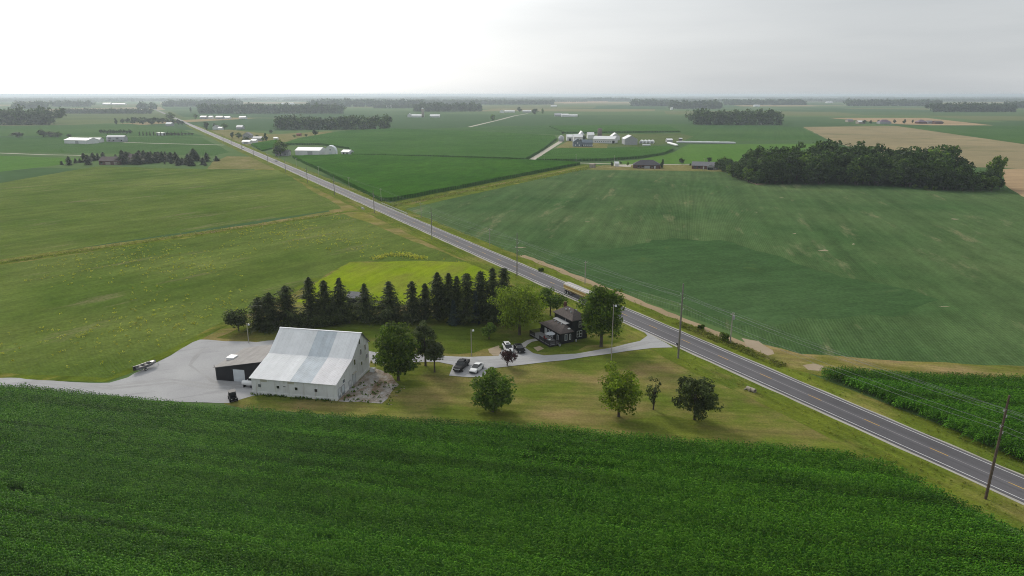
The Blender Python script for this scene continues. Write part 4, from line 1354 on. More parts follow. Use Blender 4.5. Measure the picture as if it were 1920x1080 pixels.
clumps('ditch_weeds', [(x, y, 0.4) for x, y, z in db], 'leaf_weed', 'tall weeds lining the diagonal grass ditch', 'weeds', 0.4, 7, 0.2, 6)
db = []
for _ in range(1300):
    t = wr.uniform(0, 1)
    db.append((*G(735 + 370 * t, 382 - 71 * t + wr.normal(0, 1.8) + 4), 0.12))
clumps('ditch_weeds', [(x, y, 0.4) for x, y, z in db], 'leaf_weed', 'rough weeds along the strip between corn and soybeans', 'weeds', 0.5, 7, 0.25, 7)


# ------------------------------------------------------------------ the white barn
def frame_from(a, b):
    A, B = Vector(G(*a)), Vector(G(*b))
    d = B - A
    return A, math.atan2(d.y, d.x), d.length


def wall_poly(mb, pts, th=0.2):
    return mb.slab(pts, th)


def opening(parent, name, x, y, z, w, h, face, mat, frame='trim_white', depth=0.06, fr=0.08):
    """a window or door set on a wall; face 'f' = wall at constant y looking to -y, 'r' = wall at constant x looking to +x, 'l' = looking to -x"""
    b, f = MB(), MB()
    if face == 'f':
        b.box(x - w / 2, x + w / 2, y - depth, y - 0.004, z, z + h)
        for q in ((x - w / 2 - fr, x - w / 2, z - fr, z + h + fr), (x + w / 2, x + w / 2 + fr, z - fr, z + h + fr), (x - w / 2, x + w / 2, z + h, z + h + fr), (x - w / 2, x + w / 2, z - fr, z)):
            f.box(q[0], q[1], y - depth - 0.04, y - 0.004, q[2], q[3])
    else:
        s = 1 if face == 'r' else -1
        xa, xb = sorted((y + s * 0.004, y + s * depth))
        xc, xd = sorted((y + s * 0.004, y + s * (depth + 0.04)))
        b.box(xa, xb, x - w / 2, x + w / 2, z, z + h)
        for q in ((x - w / 2 - fr, x - w / 2, z - fr, z + h + fr), (x + w / 2, x + w / 2 + fr, z - fr, z + h + fr), (x - w / 2, x + w / 2, z + h, z + h + fr), (x - w / 2, x + w / 2, z - fr, z)):
            f.box(xc, xd, q[0], q[1], q[2], q[3])
    o = b.build(name, mat, parent)
    f.build('frame', frame, o)
    return o


A, rz, L = frame_from((474, 738), (632, 752))
barn = thing('barn', 'large white barn with long metal roof in three shades', 'barn', (A.x, A.y, 0.055), rz)
D = 16.6
prof = [(-0.45, 3.45), (7.6, 5.75), (12.9, 9.6), (17.0, 6.15)]
b = MB()
b.box(0, L, 0, 0.2, 0.6, 3.55)                                            # front wall
gab = [(0.2, 0.6), (D, 0.6), (D, 6.3), (12.9, 9.45), (7.6, 5.62), (0.2, 3.5)]
for x0 in (0.0, L - 0.2):
    k = len(gab)
    v = [(x0, y, z) for y, z in gab] + [(x0 + 0.2, y, z) for y, z in gab]
    b.add(v, [tuple(range(k))[::-1], tuple(range(k, 2 * k))] + [(i, (i + 1) % k, k + (i + 1) % k, k + i) for i in range(k)])
b.box(0.2, L - 0.2, D - 0.2, D, 0.6, 6.3)
wl = recalc(b.build('wall', 'white_siding', barn))
f = MB()
f.box(-0.06, L + 0.06, -0.06, D + 0.06, -0.3, 0.62)
f.build('foundation', 'white_block', barn)
bd = MB()                                                                 # horizontal board edges of the front and gable siding
for i in range(1, 15):
    z = 0.62 + i * 0.2
    bd.box(0.02, L - 0.02, -0.018, -0.002, z, z + 0.03)
for i in range(1, 29):
    z = 0.62 + i * 0.3
    ys = np.interp(z, [3.5, 5.62, 9.45], [0.2, 7.6, 12.9]) if z > 3.4 else 0.05
    ye = D if z < 6.2 else np.interp(z, [6.3, 9.45], [D, 12.9])
    if ye - ys > 0.6 and z < 9.2:
        bd.box(L + 0.002, L + 0.016, ys + 0.1, ye - 0.1, z, z + 0.03)
o = bd.build('siding_boards', 'white_metal', barn)
o['kind'] = 'stuff'
nsh = 21
for lev, (p0, p1) in enumerate(zip(prof, prof[1:])):
    for i in range(nsh):
        x0 = -0.25 + (L + 0.5) * i / nsh
        x1 = -0.25 + (L + 0.5) * (i + 1) / nsh - 0.022
        fr = (i + 0.5) / nsh
        mat = 'roof_white' if fr < 0.50 else ('roof_blue_grey' if fr < 0.735 else ('roof_lilac' if lev == 0 else 'roof_white'))
        if lev == 2:
            mat = 'roof_white'
        dz = (i % 2) * 0.004
        m = MB().slab([(x0, p0[0], p0[1] + dz), (x1, p0[0], p0[1] + dz), (x1, p1[0], p1[1] + dz), (x0, p1[0], p1[1] + dz)], 0.05)
        for k in range(3):
            xr = x0 + (x1 - x0) * (k + 0.15) / 3
            m.slab([(xr, p0[0], p0[1] + 0.05), (xr + 0.05, p0[0], p0[1] + 0.05), (xr + 0.05, p1[0], p1[1] + 0.05), (xr, p1[0], p1[1] + 0.05)], 0.04)
        m.build('roof_panel', mat, barn)
m = MB()
m.box(-0.3, L + 0.3, 12.72, 13.08, 9.60, 9.70)
m.build('ridge_cap', 'roof_white', barn)
m = MB()
for p0, p1 in zip(prof[2:], prof[3:]):
    m.slab([(L + 0.26, p0[0] + .1, p0[1] - 0.22), (L + 0.26, p1[0], p1[1] - 0.22), (L + 0.26, p1[0], p1[1]), (L + 0.26, p0[0] + .1, p0[1])], 0.05)
m.build('fascia', 'black_metal', barn)
for x, dark in ((1.75, 'glass_sky'), (5.75, 'glass'), (9.7, 'glass'), (13.9, 'glass')):
    opening(barn, 'window', x, 0.0, 1.55, 0.62, 0.62, 'f', dark, 'white_siding')
for x in (2.7, 8.6):
    MB().box(x - 0.7, x + 0.7, -0.06, -0.006, 2.75, 3.42).build('vent_panel', 'beige_patch', barn)
MB().box(6.9, 7.4, -0.05, -0.02, 2.0, 2.14).build('vent', 'black_metal', barn)
for y, z, w, h, mt in ((11.9, 7.5, 0.6, 1.1, 'glass'), (12.3, 5.0, 0.7, 1.2, 'glass'), (14.6, 5.2, 0.6, 1.2, 'glass'), (9.0, 4.0, 0.8, 1.2, 'glass'), (12.4, 2.6, 0.7, 0.8, 'glass'), (3.4, 2.4, 0.9, 0.7, 'glass_sky'), (15.2, 3.1, 0.9, 0.9, 'glass')):
    opening(barn, 'window', y, L, z, w, h, 'r', mt, 'white_siding')
for y, w, h, mt in ((8.3, 1.4, 2.3, 'door_white'), (6.2, 1.0, 1.5, 'white_metal'), (2.9, 1.2, 1.9, 'roof_blue_grey'), (1.2, 1.0, 2.0, 'door_white')):
    opening(barn, 'door', y, L, 0.1, w, h, 'r', mt, 'siding_grey')
MB().box(L + 0.05, L + 0.4, 7.5, 9.1, 2.45, 2.55).build('door_canopy', 'beige_patch', barn)

# garage leaning on the barn's left end
gar = thing('garage', 'low black lean-to garage with one white roller door', 'garage', (A.x, A.y, 0.055), rz)
y0, y1 = 4.7, 15.8
b = MB()
fp_ = [(-11.2, 0), (-7.2, 0), (-7.2, 2.75), (-4.5, 2.75), (-4.5, 0), (-0.25, 0), (-0.25, 4.95), (-11.2, 2.85)]
k = len(fp_)
v = [(x, y0, z) for x, z in fp_] + [(x, y0 + 0.18, z) for x, z in fp_]
b.add(v, [tuple(range(k)), tuple(range(k, 2 * k))[::-1]] + [(i, k + i, k + (i + 1) % k, (i + 1) % k) for i in range(k)])
b.box(-11.2, -11.02, y0 + 0.18, y1, 0, 2.83)
b.add([(-11.2, y1, 0), (-0.25, y1, 0), (-0.25, y1, 4.95), (-11.2, y1, 2.85)], [(0, 3, 2, 1)])
recalc(b.build('wall', 'black_metal', gar))
slope = (4.95 - 2.85) / 10.95
for i in range(12):
    xa, xb = -11.5 + i * 11.25 / 12, -11.5 + (i + 1) * 11.25 / 12 - 0.015
    za, zb = 2.85 + (xa + 11.2) * slope + 0.03, 2.85 + (xb + 11.2) * slope + 0.03
    MB().slab([(xa, y0 - 0.35, za), (xb, y0 - 0.35, zb), (xb, y1 + 0.3, zb), (xa, y1 + 0.3, za)], 0.07 + 0.01 * (i % 2)).build('roof_panel', 'garage_roof', gar)
for i in range(5):
    MB().box(-7.16, -4.54, y0 + 0.05, y0 + 0.10, 0.02 + i * 0.545, 0.55 + i * 0.545).build('door_panel', 'door_white', gar)
hx = MB().box(-11.0, -9.3, 8.4, 10.3, 3.0, 3.62)
hx.build('roof_hatch', 'plastic_white', gar)
m = MB()
m.tube([(-11.15, y0 - 0.3, 3.0), (-11.15, y0 - 0.3, 3.5)], 0.05, 6)
m.build('vent_pipe', 'black_metal', gar)


def on_barn(x, y, z=0.055):
    c, s = math.cos(rz), math.sin(rz)
    return A.x + x * c - y * s, A.y + x * s + y * c, z


# propane tank between garage door and barn, bits of clutter
t = thing('propane_tank', 'white horizontal tank on legs between garage and barn', 'tank', on_barn(-2.6, 2.6), rz)
m = MB().tube([(-1.25, 0, .95), (-1.1, 0, .95), (1.1, 0, .95), (1.25, 0, .95)], [0.25, 0.5, 0.5, 0.25], 14)
m.build('tank', 'plastic_white', t, True)
for x in (-0.8, 0.8):
    MB().box(x - 0.08, x + 0.08, -0.35, 0.35, 0, 0.5).build('leg', 'bumper', t)
MB().tube([(0, 0, 1.4), (0, 0, 1.62)], 0.14, 8).build('valve_dome', 'plastic_white', t)
t = thing('storage_bin', 'white square bin standing at the far corner of the barn gable', 'bin', on_barn(19.4, 15.2), rz)
MB().box(-.5, .5, -.4, .4, 0, .75).build('body', 'plastic_white', t)
MB().box(-.54, .54, -.44, .44, .755, .83).build('lid', 'siding_grey', t)
rb = random.Random(5)
m = MB()
for i in range(120):
    x, y = rb.uniform(18.9, 29.5), rb.uniform(0.2, 13.0)
    if y > 13 - (x - 18.9) * 0.35 or rb.random() > 0.25 + 0.07 * (x - 18.9):
        continue
    s = rb.uniform(0.08, 0.30)
    a = rb.uniform(0, 3.14)
    p = on_barn(x, y, 0.066)
    ca, sa = math.cos(a) * s, math.sin(a) * s
    h = s * rb.uniform(0.15, 0.35)
    m.add([(p[0] - ca, p[1] - sa, p[2]), (p[0] + sa * .6, p[1] - ca * .6, p[2]), (p[0] + ca, p[1] + sa, p[2]), (p[0] - sa * .6, p[1] + ca * .6, p[2]), (p[0] + ca * .1, p[1] + sa * .2, p[2] + h)],
          [(0, 1, 4), (1, 2, 4), (2, 3, 4), (3, 0, 4)])
tag(m.build('rubble', 'rubble'), 'scattered brown rubble on the broken concrete pad', 'rubble', kind='stuff')
wg = [(*on_barn(rb.uniform(18.8, 29), rb.uniform(0, 11), 0.066),) for _ in range(60)]
tufts('pad_weeds', wg, 'leaf_mid', 'weeds growing through the broken concrete pad', 'weeds', (0.08, 0.35), 5, 0.14, 9)
wg = [(*on_barn(rb.uniform(0, 18), rb.uniform(-0.7, -0.1), 0.03),) for _ in range(60)]
tufts('wall_weeds', wg, 'leaf_mid', 'weeds along the foot of the barn front wall', 'weeds', (0.15, 0.5), 5, 0.12, 10)

# ------------------------------------------------------------------ the black house
ho = Vector((11.65, 154.5))
hrz = math.pi / 2 - R(61.1)
house = thing('house', 'black two-storey house with brown hipped roofs under the large tree', 'house', (ho.x, ho.y, 0.04), hrz)


def hip(x0, x1, y0, y1, z0, zr, ry0, ry1, rx, ov=0.35):
    """hipped roof with ridge along y"""
    e = [(x0 - ov, y0 - ov, z0), (x1 + ov, y0 - ov, z0), (x1 + ov, y1 + ov, z0), (x0 - ov, y1 + ov, z0)]
    r = [(rx, ry0, zr), (rx, ry1, zr)]
    lo = [(p[0], p[1], p[2] - 0.14) for p in e]
    return MB().add(e + r + lo, [(0, 1, 4), (1, 2, 5, 4), (2, 3, 5), (3, 0, 4, 5), (6, 7, 1, 0), (7, 8, 2, 1), (8, 9, 3, 2), (9, 6, 0, 3), (9, 8, 7, 6)])


w = MB().box(0, 3.9, 0, 9.2, -0.1, 2.72)
w.build('extension_wall', 'house_black', house)
w = MB().box(3.905, 8.3, 0.8, 8.9, -0.1, 5.12)
w.build('wall', 'house_black', house)
rf = hip(0, 3.3, 0, 9.2, 2.82, 3.98, 2.4, 7.0, 3.0).build('extension_roof', 'house_roof', house)
recalc(rf)
rf2 = recalc(hip(3.905, 8.3, 0.8, 8.9, 5.22, 7.15, 3.4, 6.3, 6.0).build('roof', 'house_roof', house))
MB().slab([(2.6, 2.0, 4.0), (3.85, 2.0, 4.15), (3.85, 7.6, 4.15), (2.6, 7.6, 4.0)], 0.06).build('tin_roof', 'tin_roof', house)
for x, y, z in ((5.0, 3.2, 6.45), (5.3, 4.3, 6.75), (5.0, 5.4, 6.5), (6.4, 3.0, 6.75)):
    MB().box(x - .13, x + .13, y - .13, y + .13, z, z + 0.35).build('roof_vent', 'galvanised', rf2)
for x, y, z in ((2.3, 3.2, 3.7), (2.2, 4.6, 3.68), (2.3, 6.2, 3.7)):
    MB().box(x - .13, x + .13, y - .13, y + .13, z, z + 0.3).build('roof_vent', 'galvanised', rf)
MB().box(2.6, 3.2, 0.5, 1.0, 3.12, 3.42).build('skylight', 'lamp_glass', rf)
MB().tube([(3.75, 3.6, 4.1), (3.75, 3.6, 5.1)], 0.05, 6).build('vent_pipe', 'galvanised', house)
MB().box(5.7, 6.3, 7.0, 7.6, 6.0, 7.9).build('chimney', 'brick', house)
for x, z, wd, hg in ((1.55, 0.85, 0.55, 1.45), (2.75, 0.85, 0.3, 1.3)):
    o = opening(house, 'window', x, 0.0, z, wd, hg, 'f', 'glass_sky', 'trim_white')
for x, z, wd, hg in ((6.1, 3.2, 0.55, 1.4), (5.6, 0.75, 0.55, 1.45), (6.4, 0.75, 0.55, 1.45)):
    o = opening(house, 'window', x, 0.8, z, wd, hg, 'f', 'glass', 'trim_white')
    MB().box(x - wd / 2, x + wd / 2, 0.70, 0.735, z + hg / 2 - .04, z + hg / 2 + .04).build('glazing_bar', 'trim_white', o)
for y, z, wd, hg, nm in ((6.6, 0.0, 0.9, 2.1, 'door'), (5.2, 0.8, 0.6, 1.3, 'window'), (3.7, 0.8, 0.6, 1.3, 'window'), (1.2, 0.8, 0.5, 1.2, 'window')):
    opening(house, nm, y, 0.0, z, wd, hg, 'l', 'glass_sky' if nm == 'window' else 'trim_white', 'trim_white')
for i in range(22):
    xx = -0.018
    MB().box(-0.02, -0.003, 0.02, 9.18, 0.05 + i * 0.12, 0.075 + i * 0.12).build('siding_board', 'black_metal', house)
# deck
for i in range(22):
    y = -0.4 + i * 0.43
    MB().box(-3.3, -0.03, y, y + 0.415, 0.42, 0.47).build('deck_board', 'deck_floor', house)
for x, y in [(-3.25, -0.35), (-3.25, 2.0), (-3.25, 4.3), (-3.25, 9.0), (-0.2, -0.35), (-1.7, -0.35), (-3.25, 6.6), (-0.2, 9.0)]:
    MB().box(x - .06, x + .06, y - .06, y + .06, 0, 1.5).build('post', 'deck_wood', house)
for (x0, x1, ya, yb) in ((-3.29, -3.21, -0.3, 4.25), (-3.29, -3.21, 6.65, 8.95), (-3.2, -0.25, -0.39, -0.31), (-3.2, -0.25, 8.96, 9.04)):
    m = MB().box(x0, x1, ya, yb, 1.36, 1.44)
    m.box(x0, x1, ya, yb, 0.62, 0.68)
    if x1 - x0 < 0.2:
        n = int((yb - ya) / 0.14)
        for i in range(n):
            m.box(x0 + .02, x1 - .02, ya + i * 0.14 + .03, ya + i * 0.14 + .08, 0.683, 1.357)
    else:
        n = int((x1 - x0) / 0.14)
        for i in range(n):
            m.box(x0 + i * 0.14 + .03, x0 + i * 0.14 + .08, ya + .02, yb - .02, 0.683, 1.357)
    m.build('railing', 'deck_wood', house)
MB().box(-3.3, -0.03, -0.42, 9.05, 0.0, 0.41).build('deck_skirt', 'deck_wood', house)


def on_house(x, y, z=0.04):
    c, s = math.cos(hrz), math.sin(hrz)
    return ho.x + x * c - y * s, ho.y + x * s + y * c, z


t = thing('parasol', 'pale grey parasol over the deck of the black house', 'parasol', on_house(-1.7, 1.9, 0.51), hrz)
m = MB()
n = 8
m.add([(0, 0, 2.55)] + [(1.25 * math.cos(2 * math.pi * i / n), 1.25 * math.sin(2 * math.pi * i / n), 2.0) for i in range(n)], [(0, 1 + i, 1 + (i + 1) % n) for i in range(n)])
m.build('canopy', 'parasol_cloth', t)
MB().tube([(0, 0, 0), (0, 0, 2.6)], 0.03, 6).build('pole', 'trim_white', t)
MB().tube([(0, 0, 0), (0, 0, 0.1)], 0.25, 10).build('base', 'black_metal', t)
t = thing('patio_chair', 'red cushioned chair on the deck beneath the parasol', 'chair', on_house(-2.3, 3.2, 0.51), hrz + 0.4)
MB().box(-.3, .3, -.3, .3, .35, .5).build('seat', 'red_cloth', t)
MB().box(-.3, .3, .25, .35, .5, 1.05).build('backrest', 'red_cloth', t)
for x in (-.26, .26):
    for y in (-.26, .26):
        MB().box(x - .025, x + .025, y - .025, y + .025, 0, .35).build('leg', 'black_metal', t)
t = thing('barbecue_grill', 'black kettle grill with white lid on the deck', 'grill', on_house(-2.5, 0.9, 0.51), hrz)
MB().tube([(0, 0, .55), (0, 0, .7), (0, 0, .85)], [0.18, 0.3, 0.3], 10).build('bowl', 'black_metal', t)
MB().tube([(0, 0, .855), (0, 0, 1.0), (0, 0, 1.08)], [0.3, 0.24, 0.08], 10).build('lid', 'plastic_white', t)
for a in (0.3, 2.4, 4.5):
    MB().tube([(0.15 * math.cos(a), 0.15 * math.sin(a), .56), (0.28 * math.cos(a), 0.28 * math.sin(a), 0)], 0.02, 5).build('leg', 'black_metal', t)
t = thing('planter_pot', 'round pale pot at the corner of the black house', 'pot', on_house(-0.8, -0.95, 0.1), hrz)
MB().tube([(0, 0, 0), (0, 0, .5)], [0.22, 0.33], 10).build('pot', 'siding_grey', t)
MB().tube([(0, 0, .501), (0, 0, .75)], [0.26, 0.1], 8).build('plant', 'leaf_mid', t)
t = thing('ornament', 'small pale stone ornament by the house wall', 'ornament', on_house(4.4, -0.2, 0.1), hrz)
MB().box(-.16, .16, -.16, .16, 0, .2).build('base', 'siding_grey', t)
MB().tube([(0, 0, .2), (0, 0, .45), (0, 0, .62)], [0.08, 0.14, 0.05], 8).build('figure', 'trim_white', t)

# small shed behind the spruces
t0 = Vector(G(650, 572))


def shed(name, label, cat, a, b, depth, eave, rise, wall, roof, ridge='along', doors=(), wins=(), group=None, extra=None, ov=0.4, hipped=False, z=0.04, gwall=None):
    """gabled building from its front base corners; doors/windows given as (fraction, width, height, material[, sill])"""
    P, r, Lh = frame_from(a, b)
    e = thing(name, label, cat, (P.x, P.y, z), r, group)
    b_ = MB()
    if hipped:
        b_.box(0, Lh, 0, depth, -0.1, eave)
        b_.build('wall', wall, e)
        m = depth / 2
        o_ = ov
        E_ = [(-o_, -o_, eave), (Lh + o_, -o_, eave), (Lh + o_, depth + o_, eave), (-o_, depth + o_, eave)]
        rr = [(min(m, Lh * .45), m, eave + rise), (Lh - min(m, Lh * .45), m, eave + rise)]
        lo = [(p[0], p[1], p[2] - .12) for p in E_]
        rf_ = MB().add(E_ + rr + lo, [(0, 1, 5, 4), (1, 2, 5), (2, 3, 4, 5), (3, 0, 4), (6, 7, 1, 0), (7, 8, 2, 1), (8, 9, 3, 2), (9, 6, 0, 3), (9, 8, 7, 6)]).build('roof', roof, e)
        recalc(rf_)
    elif ridge == 'along':
        pr = [(0, -0.1), (depth, -0.1), (depth, eave), (depth / 2, eave + rise), (0, eave)]
        k = len(pr)
        v_ = [(0, y, zz) for y, zz in pr] + [(Lh, y, zz) for y, zz in pr]
        b_.add(v_, [tuple(range(k))[::-1], tuple(range(k, 2 * k))] + [(i, (i + 1) % k, k + (i + 1) % k, k + i) for i in range(k)])
        recalc(b_.build('wall', wall, e))
        s = rise / (depth / 2)
        for sg in (0, 1):
            ya, yb = (-ov, depth / 2) if sg == 0 else (depth + ov, depth / 2)
            za = eave - ov * s + .06
            q = [(-ov, ya, za), (Lh + ov, ya, za), (Lh + ov, yb, eave + rise + .06), (-ov, yb, eave + rise + .06)]
            MB().slab(q if sg == 0 else q[::-1], 0.14).build('roof_panel', roof, e)
    else:
        pr = [(0, -0.1), (Lh, -0.1), (Lh, eave), (Lh / 2, eave + rise), (0, eave)]
        recalc(b_.prism(pr, 0, depth).build('wall', wall, e))
        s = rise / (Lh / 2)
        for sg in (0, 1):
            xa, xb = (-ov, Lh / 2) if sg == 0 else (Lh + ov, Lh / 2)
            za = eave - ov * s + .06
            q = [(xa, depth + ov, za), (xa, -ov, za), (xb, -ov, eave + rise + .06), (xb, depth + ov, eave + rise + .06)]
            MB().slab(q if sg == 0 else q[::-1], 0.14).build('roof_panel', roof, e)
    for dd in doors:
        fx_, w_, h_, mt = dd[:4]
        MB().box(fx_ * Lh - w_ / 2, fx_ * Lh + w_ / 2, -0.07, -0.006, 0, h_).build('door', mt, e)
    for ww in wins:
        fx_, w_, h_, mt, sill = ww
        o_ = MB().box(fx_ * Lh - w_ / 2, fx_ * Lh + w_ / 2, -0.07, -0.006, sill, sill + h_).build('window', mt, e)
        MB().box(fx_ * Lh - w_ / 2 - .1, fx_ * Lh + w_ / 2 + .1, -0.10, -0.008, sill - .12, sill - 0.002).build('sill', 'trim_white', o_)
    return e


shed('shed', 'small grey-roofed shed hidden behind the spruce row', 'shed', (652, 572), (676, 574), 4.2, 2.3, 1.0, 'house_black', 'roof_grey', doors=((0.3, 1.0, 1.9, 'bumper'),))



def join_wing(wing, main, name):
    """a wing belongs to its house: make it a part"""
    wing.parent = main
    wing.matrix_parent_inverse = main.matrix_basis.inverted()
    wing.name = name
    for k_ in ('category', 'group', 'label'):
        if k_ in wing:
            del wing[k_]


# ------------------------------------------------------------------ far farm buildings
W1 = ('shed_white', 'roof_bright')
shed('machine_shed', 'long white metal shed beside the round-roofed barn', 'shed', (554, 291), (600, 291.5), 17, 4.6, 2.6, *W1, doors=((0.6, 5, 3.9, 'siding_grey'),))
P, r_, Lq = frame_from((609, 292), (633, 292.5))
t = thing('round_barn', 'white round-roofed barn with a blue-grey curved roof', 'barn', (P.x, P.y, 0.1), r_ + 0.35)
pr = [(0, 0)] + [(5.5 - 5.5 * math.cos(math.pi * i / 10), 2.0 + 7.2 * math.sin(math.pi * i / 10) ** 0.85) for i in range(11)] + [(11, 0)]
recalc(MB().prism(pr, 0, 12).build('wall', 'shed_white', t))
rp = pr[1:-1]
for i in range(len(rp) - 1):
    q = [(rp[i][0], 12.3, rp[i][1]), (rp[i][0], -0.2, rp[i][1]), (rp[i + 1][0], -0.2, rp[i + 1][1]), (rp[i + 1][0], 12.3, rp[i + 1][1])]
    MB().slab(q, 0.12).build('roof_panel', 'roof_blue_grey', t)
MB().box(4.2, 6.8, -0.06, -0.005, 0, 3.2).build('door', 'door_white', t)
MB().box(5.0, 6.0, -0.06, -0.005, 5.0, 6.2).build('window', 'glass_sky', t)
shed('shed', 'small white shed with two dark doors beside the round-roofed barn', 'shed', (640, 290.5), (654, 291), 9, 3.0, 1.8, *W1, doors=((0.32, 1.8, 2.4, 'bumper'), (0.78, 1.8, 2.4, 'bumper')))
shed('house', 'small grey house under the big roadside tree', 'house', (516, 292), (541, 292), 8, 3.2, 2.2, 'siding_grey', 'roof_grey', wins=((0.2, 1.0, 1.2, 'glass', 0.9), (0.75, 1.0, 1.2, 'glass', 0.9)), doors=((0.5, 1.0, 2.0, 'trim_white'),))

shed('machine_shed', 'long low white shed at the far left', 'shed', (121, 269), (164, 270), 17, 4.2, 2.4, *W1, doors=((0.55, 5, 3.4, 'siding_grey'),))
shed('shed', 'small pale shed behind the dark tree at the far left', 'shed', (165, 267.5), (187, 267.5), 10, 3.6, 2.2, *W1, doors=((0.4, 2.5, 2.5, 'siding_grey'),))
P, r_, Lq = frame_from((200, 266), (233, 266))
t = thing('gambrel_house', 'pale gambrel-roofed barn house at the left', 'house', (P.x, P.y, 0.1), r_)
gp = [(0, -0.1), (9, -0.1), (9, 2.9), (7.4, 6.2), (4.5, 7.6), (1.6, 6.2), (0, 2.9)]
k = len(gp)
v = [(0, y, z) for y, z in gp] + [(Lq, y, z) for y, z in gp]
recalc(MB().add(v, [tuple(range(k))[::-1], tuple(range(k, 2 * k))] + [(i, (i + 1) % k, k + (i + 1) % k, k + i) for i in range(k)]).build('wall', 'siding_grey', t))
for p0, p1 in (((-.3, 2.5), (1.6, 6.25)), ((1.6, 6.25), (4.5, 7.7)), ((4.5, 7.7), (7.4, 6.25)), ((7.4, 6.25), (9.3, 2.5))):
    MB().slab([(-.4, p0[0], p0[1]), (Lq + .4, p0[0], p0[1]), (Lq + .4, p1[0], p1[1]), (-.4, p1[0], p1[1])], 0.14).build('roof_panel', 'roof_bright' if p0[0] > 1 else 'tin_roof', t)
for fx_ in (0.2, 0.62):
    MB().box(Lq * fx_ - 1.6, Lq * fx_ + 1.6, -0.3, 1.0, 3.0, 5.2).build('dormer', 'roof_grey', t)
for fx_ in (0.15, 0.4, 0.85):
    MB().box(Lq * fx_ - .7, Lq * fx_ + .7, -0.07, -0.006, 0.8, 2.1).build('window', 'glass', t)
brick_main = shed('house', 'brick house half hidden among the left evergreens', 'house', (186, 309), (226, 309), 13, 3.2, 3.0, 'brick', 'roof_brown', doors=((0.42, 4.2, 2.4, 'siding_tan'), (0.78, 3.0, 2.4, 'siding_tan')), wins=((0.12, 1.6, 1.4, 'glass', 0.8),))
join_wing(shed('house', 'right wing of the brick house', 'house', (240, 303), (266, 303), 12, 3.2, 3.0, 'brick', 'roof_brown', wins=((0.3, 1.6, 1.4, 'glass', 0.8), (0.7, 1.6, 1.4, 'glass', 0.8))), brick_main, 'wing')
shed('trailer_van', 'short white box trailer parked in the far planted row', 'trailer', (293, 254), (308, 254), 5, 3.6, 0.3, 'plastic_white', 'roof_bright')

# houses strung along the far road
shed('house', 'grey gabled house among trees left of the road bend', 'house', (455, 259), (470, 259), 10, 4.0, 3.4, 'siding_grey', 'roof_grey', 'across', wins=((0.3, 1.2, 1.4, 'glass', 1.0), (0.7, 1.2, 1.4, 'glass', 1.0)))
shed('garage', 'white garage wing below the grey roadside house', 'garage', (454, 270), (468, 270), 9, 2.8, 1.5, *W1, doors=((0.5, 4.5, 2.2, 'siding_grey'),))
shed('shed', 'low white shed right of the garage wing', 'shed', (470, 268), (480, 268), 8, 2.8, 1.4, *W1)
shed('house', 'pale blue-roofed house right of the grey roadside house', 'house', (474, 264), (490, 264), 9, 3.0, 2.2, 'siding_grey', 'tin_roof')
shed('house', 'far white house between two round trees', 'house', (399, 243), (409, 243), 10, 4.2, 3.0, 'shed_white', 'roof_grey', 'across')
shed('shed', 'far low white wing right of the white house', 'shed', (409, 243.5), (416, 243.5), 8, 3, 1.6, *W1)
shed('house', 'far pale house standing alone right of the round tree', 'house', (443, 242.5), (454, 242.5), 12, 3.6, 3.2, 'siding_grey', 'roof_bright')
shed('barn', 'far grey barn left of the road houses, nearest the pale tree', 'barn', (375, 223), (386, 223), 14, 4.5, 2.6, 'siding_grey', 'tin_roof')
shed('barn', 'far white barn with a dark end beside the second grey barn', 'barn', (391, 223), (398, 223), 12, 4.5, 2.6, 'shed_white', 'roof_bright')
shed('barn', 'far grey-blue barn in the middle of the far row', 'barn', (404, 223.5), (417, 223.5), 14, 4.5, 3.0, 'siding_grey', 'tin_roof')
shed('barn', 'far low white shed at the right of the far row', 'barn', (418, 223), (430, 223), 14, 3.5, 2.4, 'shed_white', 'roof_bright')
shed('barn', 'far white shed standing alone below the straight wood', 'barn', (448, 223), (460, 223), 14, 4.0, 2.4, *W1)
shed('shed', 'little red shed on the pale yard', 'shed', (556, 255), (563, 255), 7, 2.4, 1.4, 'rust_red', 'rust_red')
shed('shed', 'tiny white shed at the edge of the roadside yards', 'shed', (513, 262), (520, 262), 6, 2.2, 1.0, *W1)
shed('house', 'far white house under the left roadside grove', 'house', (311, 236), (321, 236), 11, 3.6, 3.0, 'siding_grey', 'roof_bright')
shed('barn', 'far long white shed in the hazy left farm', 'barn', (248, 210), (263, 210), 20, 5, 2.5, *W1)
shed('barn', 'far white building among the hazy left trees', 'barn', (264, 210), (268, 210), 18, 6, 3, 'siding_grey', 'roof_bright')
shed('barn', 'hazy white barn far off at the left', 'barn', (192, 196.5), (207, 196.5), 30, 7, 4, *W1)
shed('barn', 'hazy long white barn far off at the left', 'barn', (209, 196.5), (233, 196.5), 30, 5, 3, *W1)
shed('barn', 'far long white shed above the straight wood', 'barn', (528, 196), (549, 196), 30, 7, 3, *W1)

# white farm with a silo in the middle distance
shed('barn', 'far white barn at the left of the silo farm', 'barn', (764, 220), (771, 220), 12, 6, 4.0, 'shed_white', 'roof_bright', 'across')
shed('barn', 'far long white barn beside the concrete silo', 'barn', (771.5, 220), (791, 220), 18, 4.5, 3.0, *W1)
shed('barn', 'far white barn right of the concrete silo', 'barn', (806, 220), (824, 220), 18, 4, 3.2, *W1)


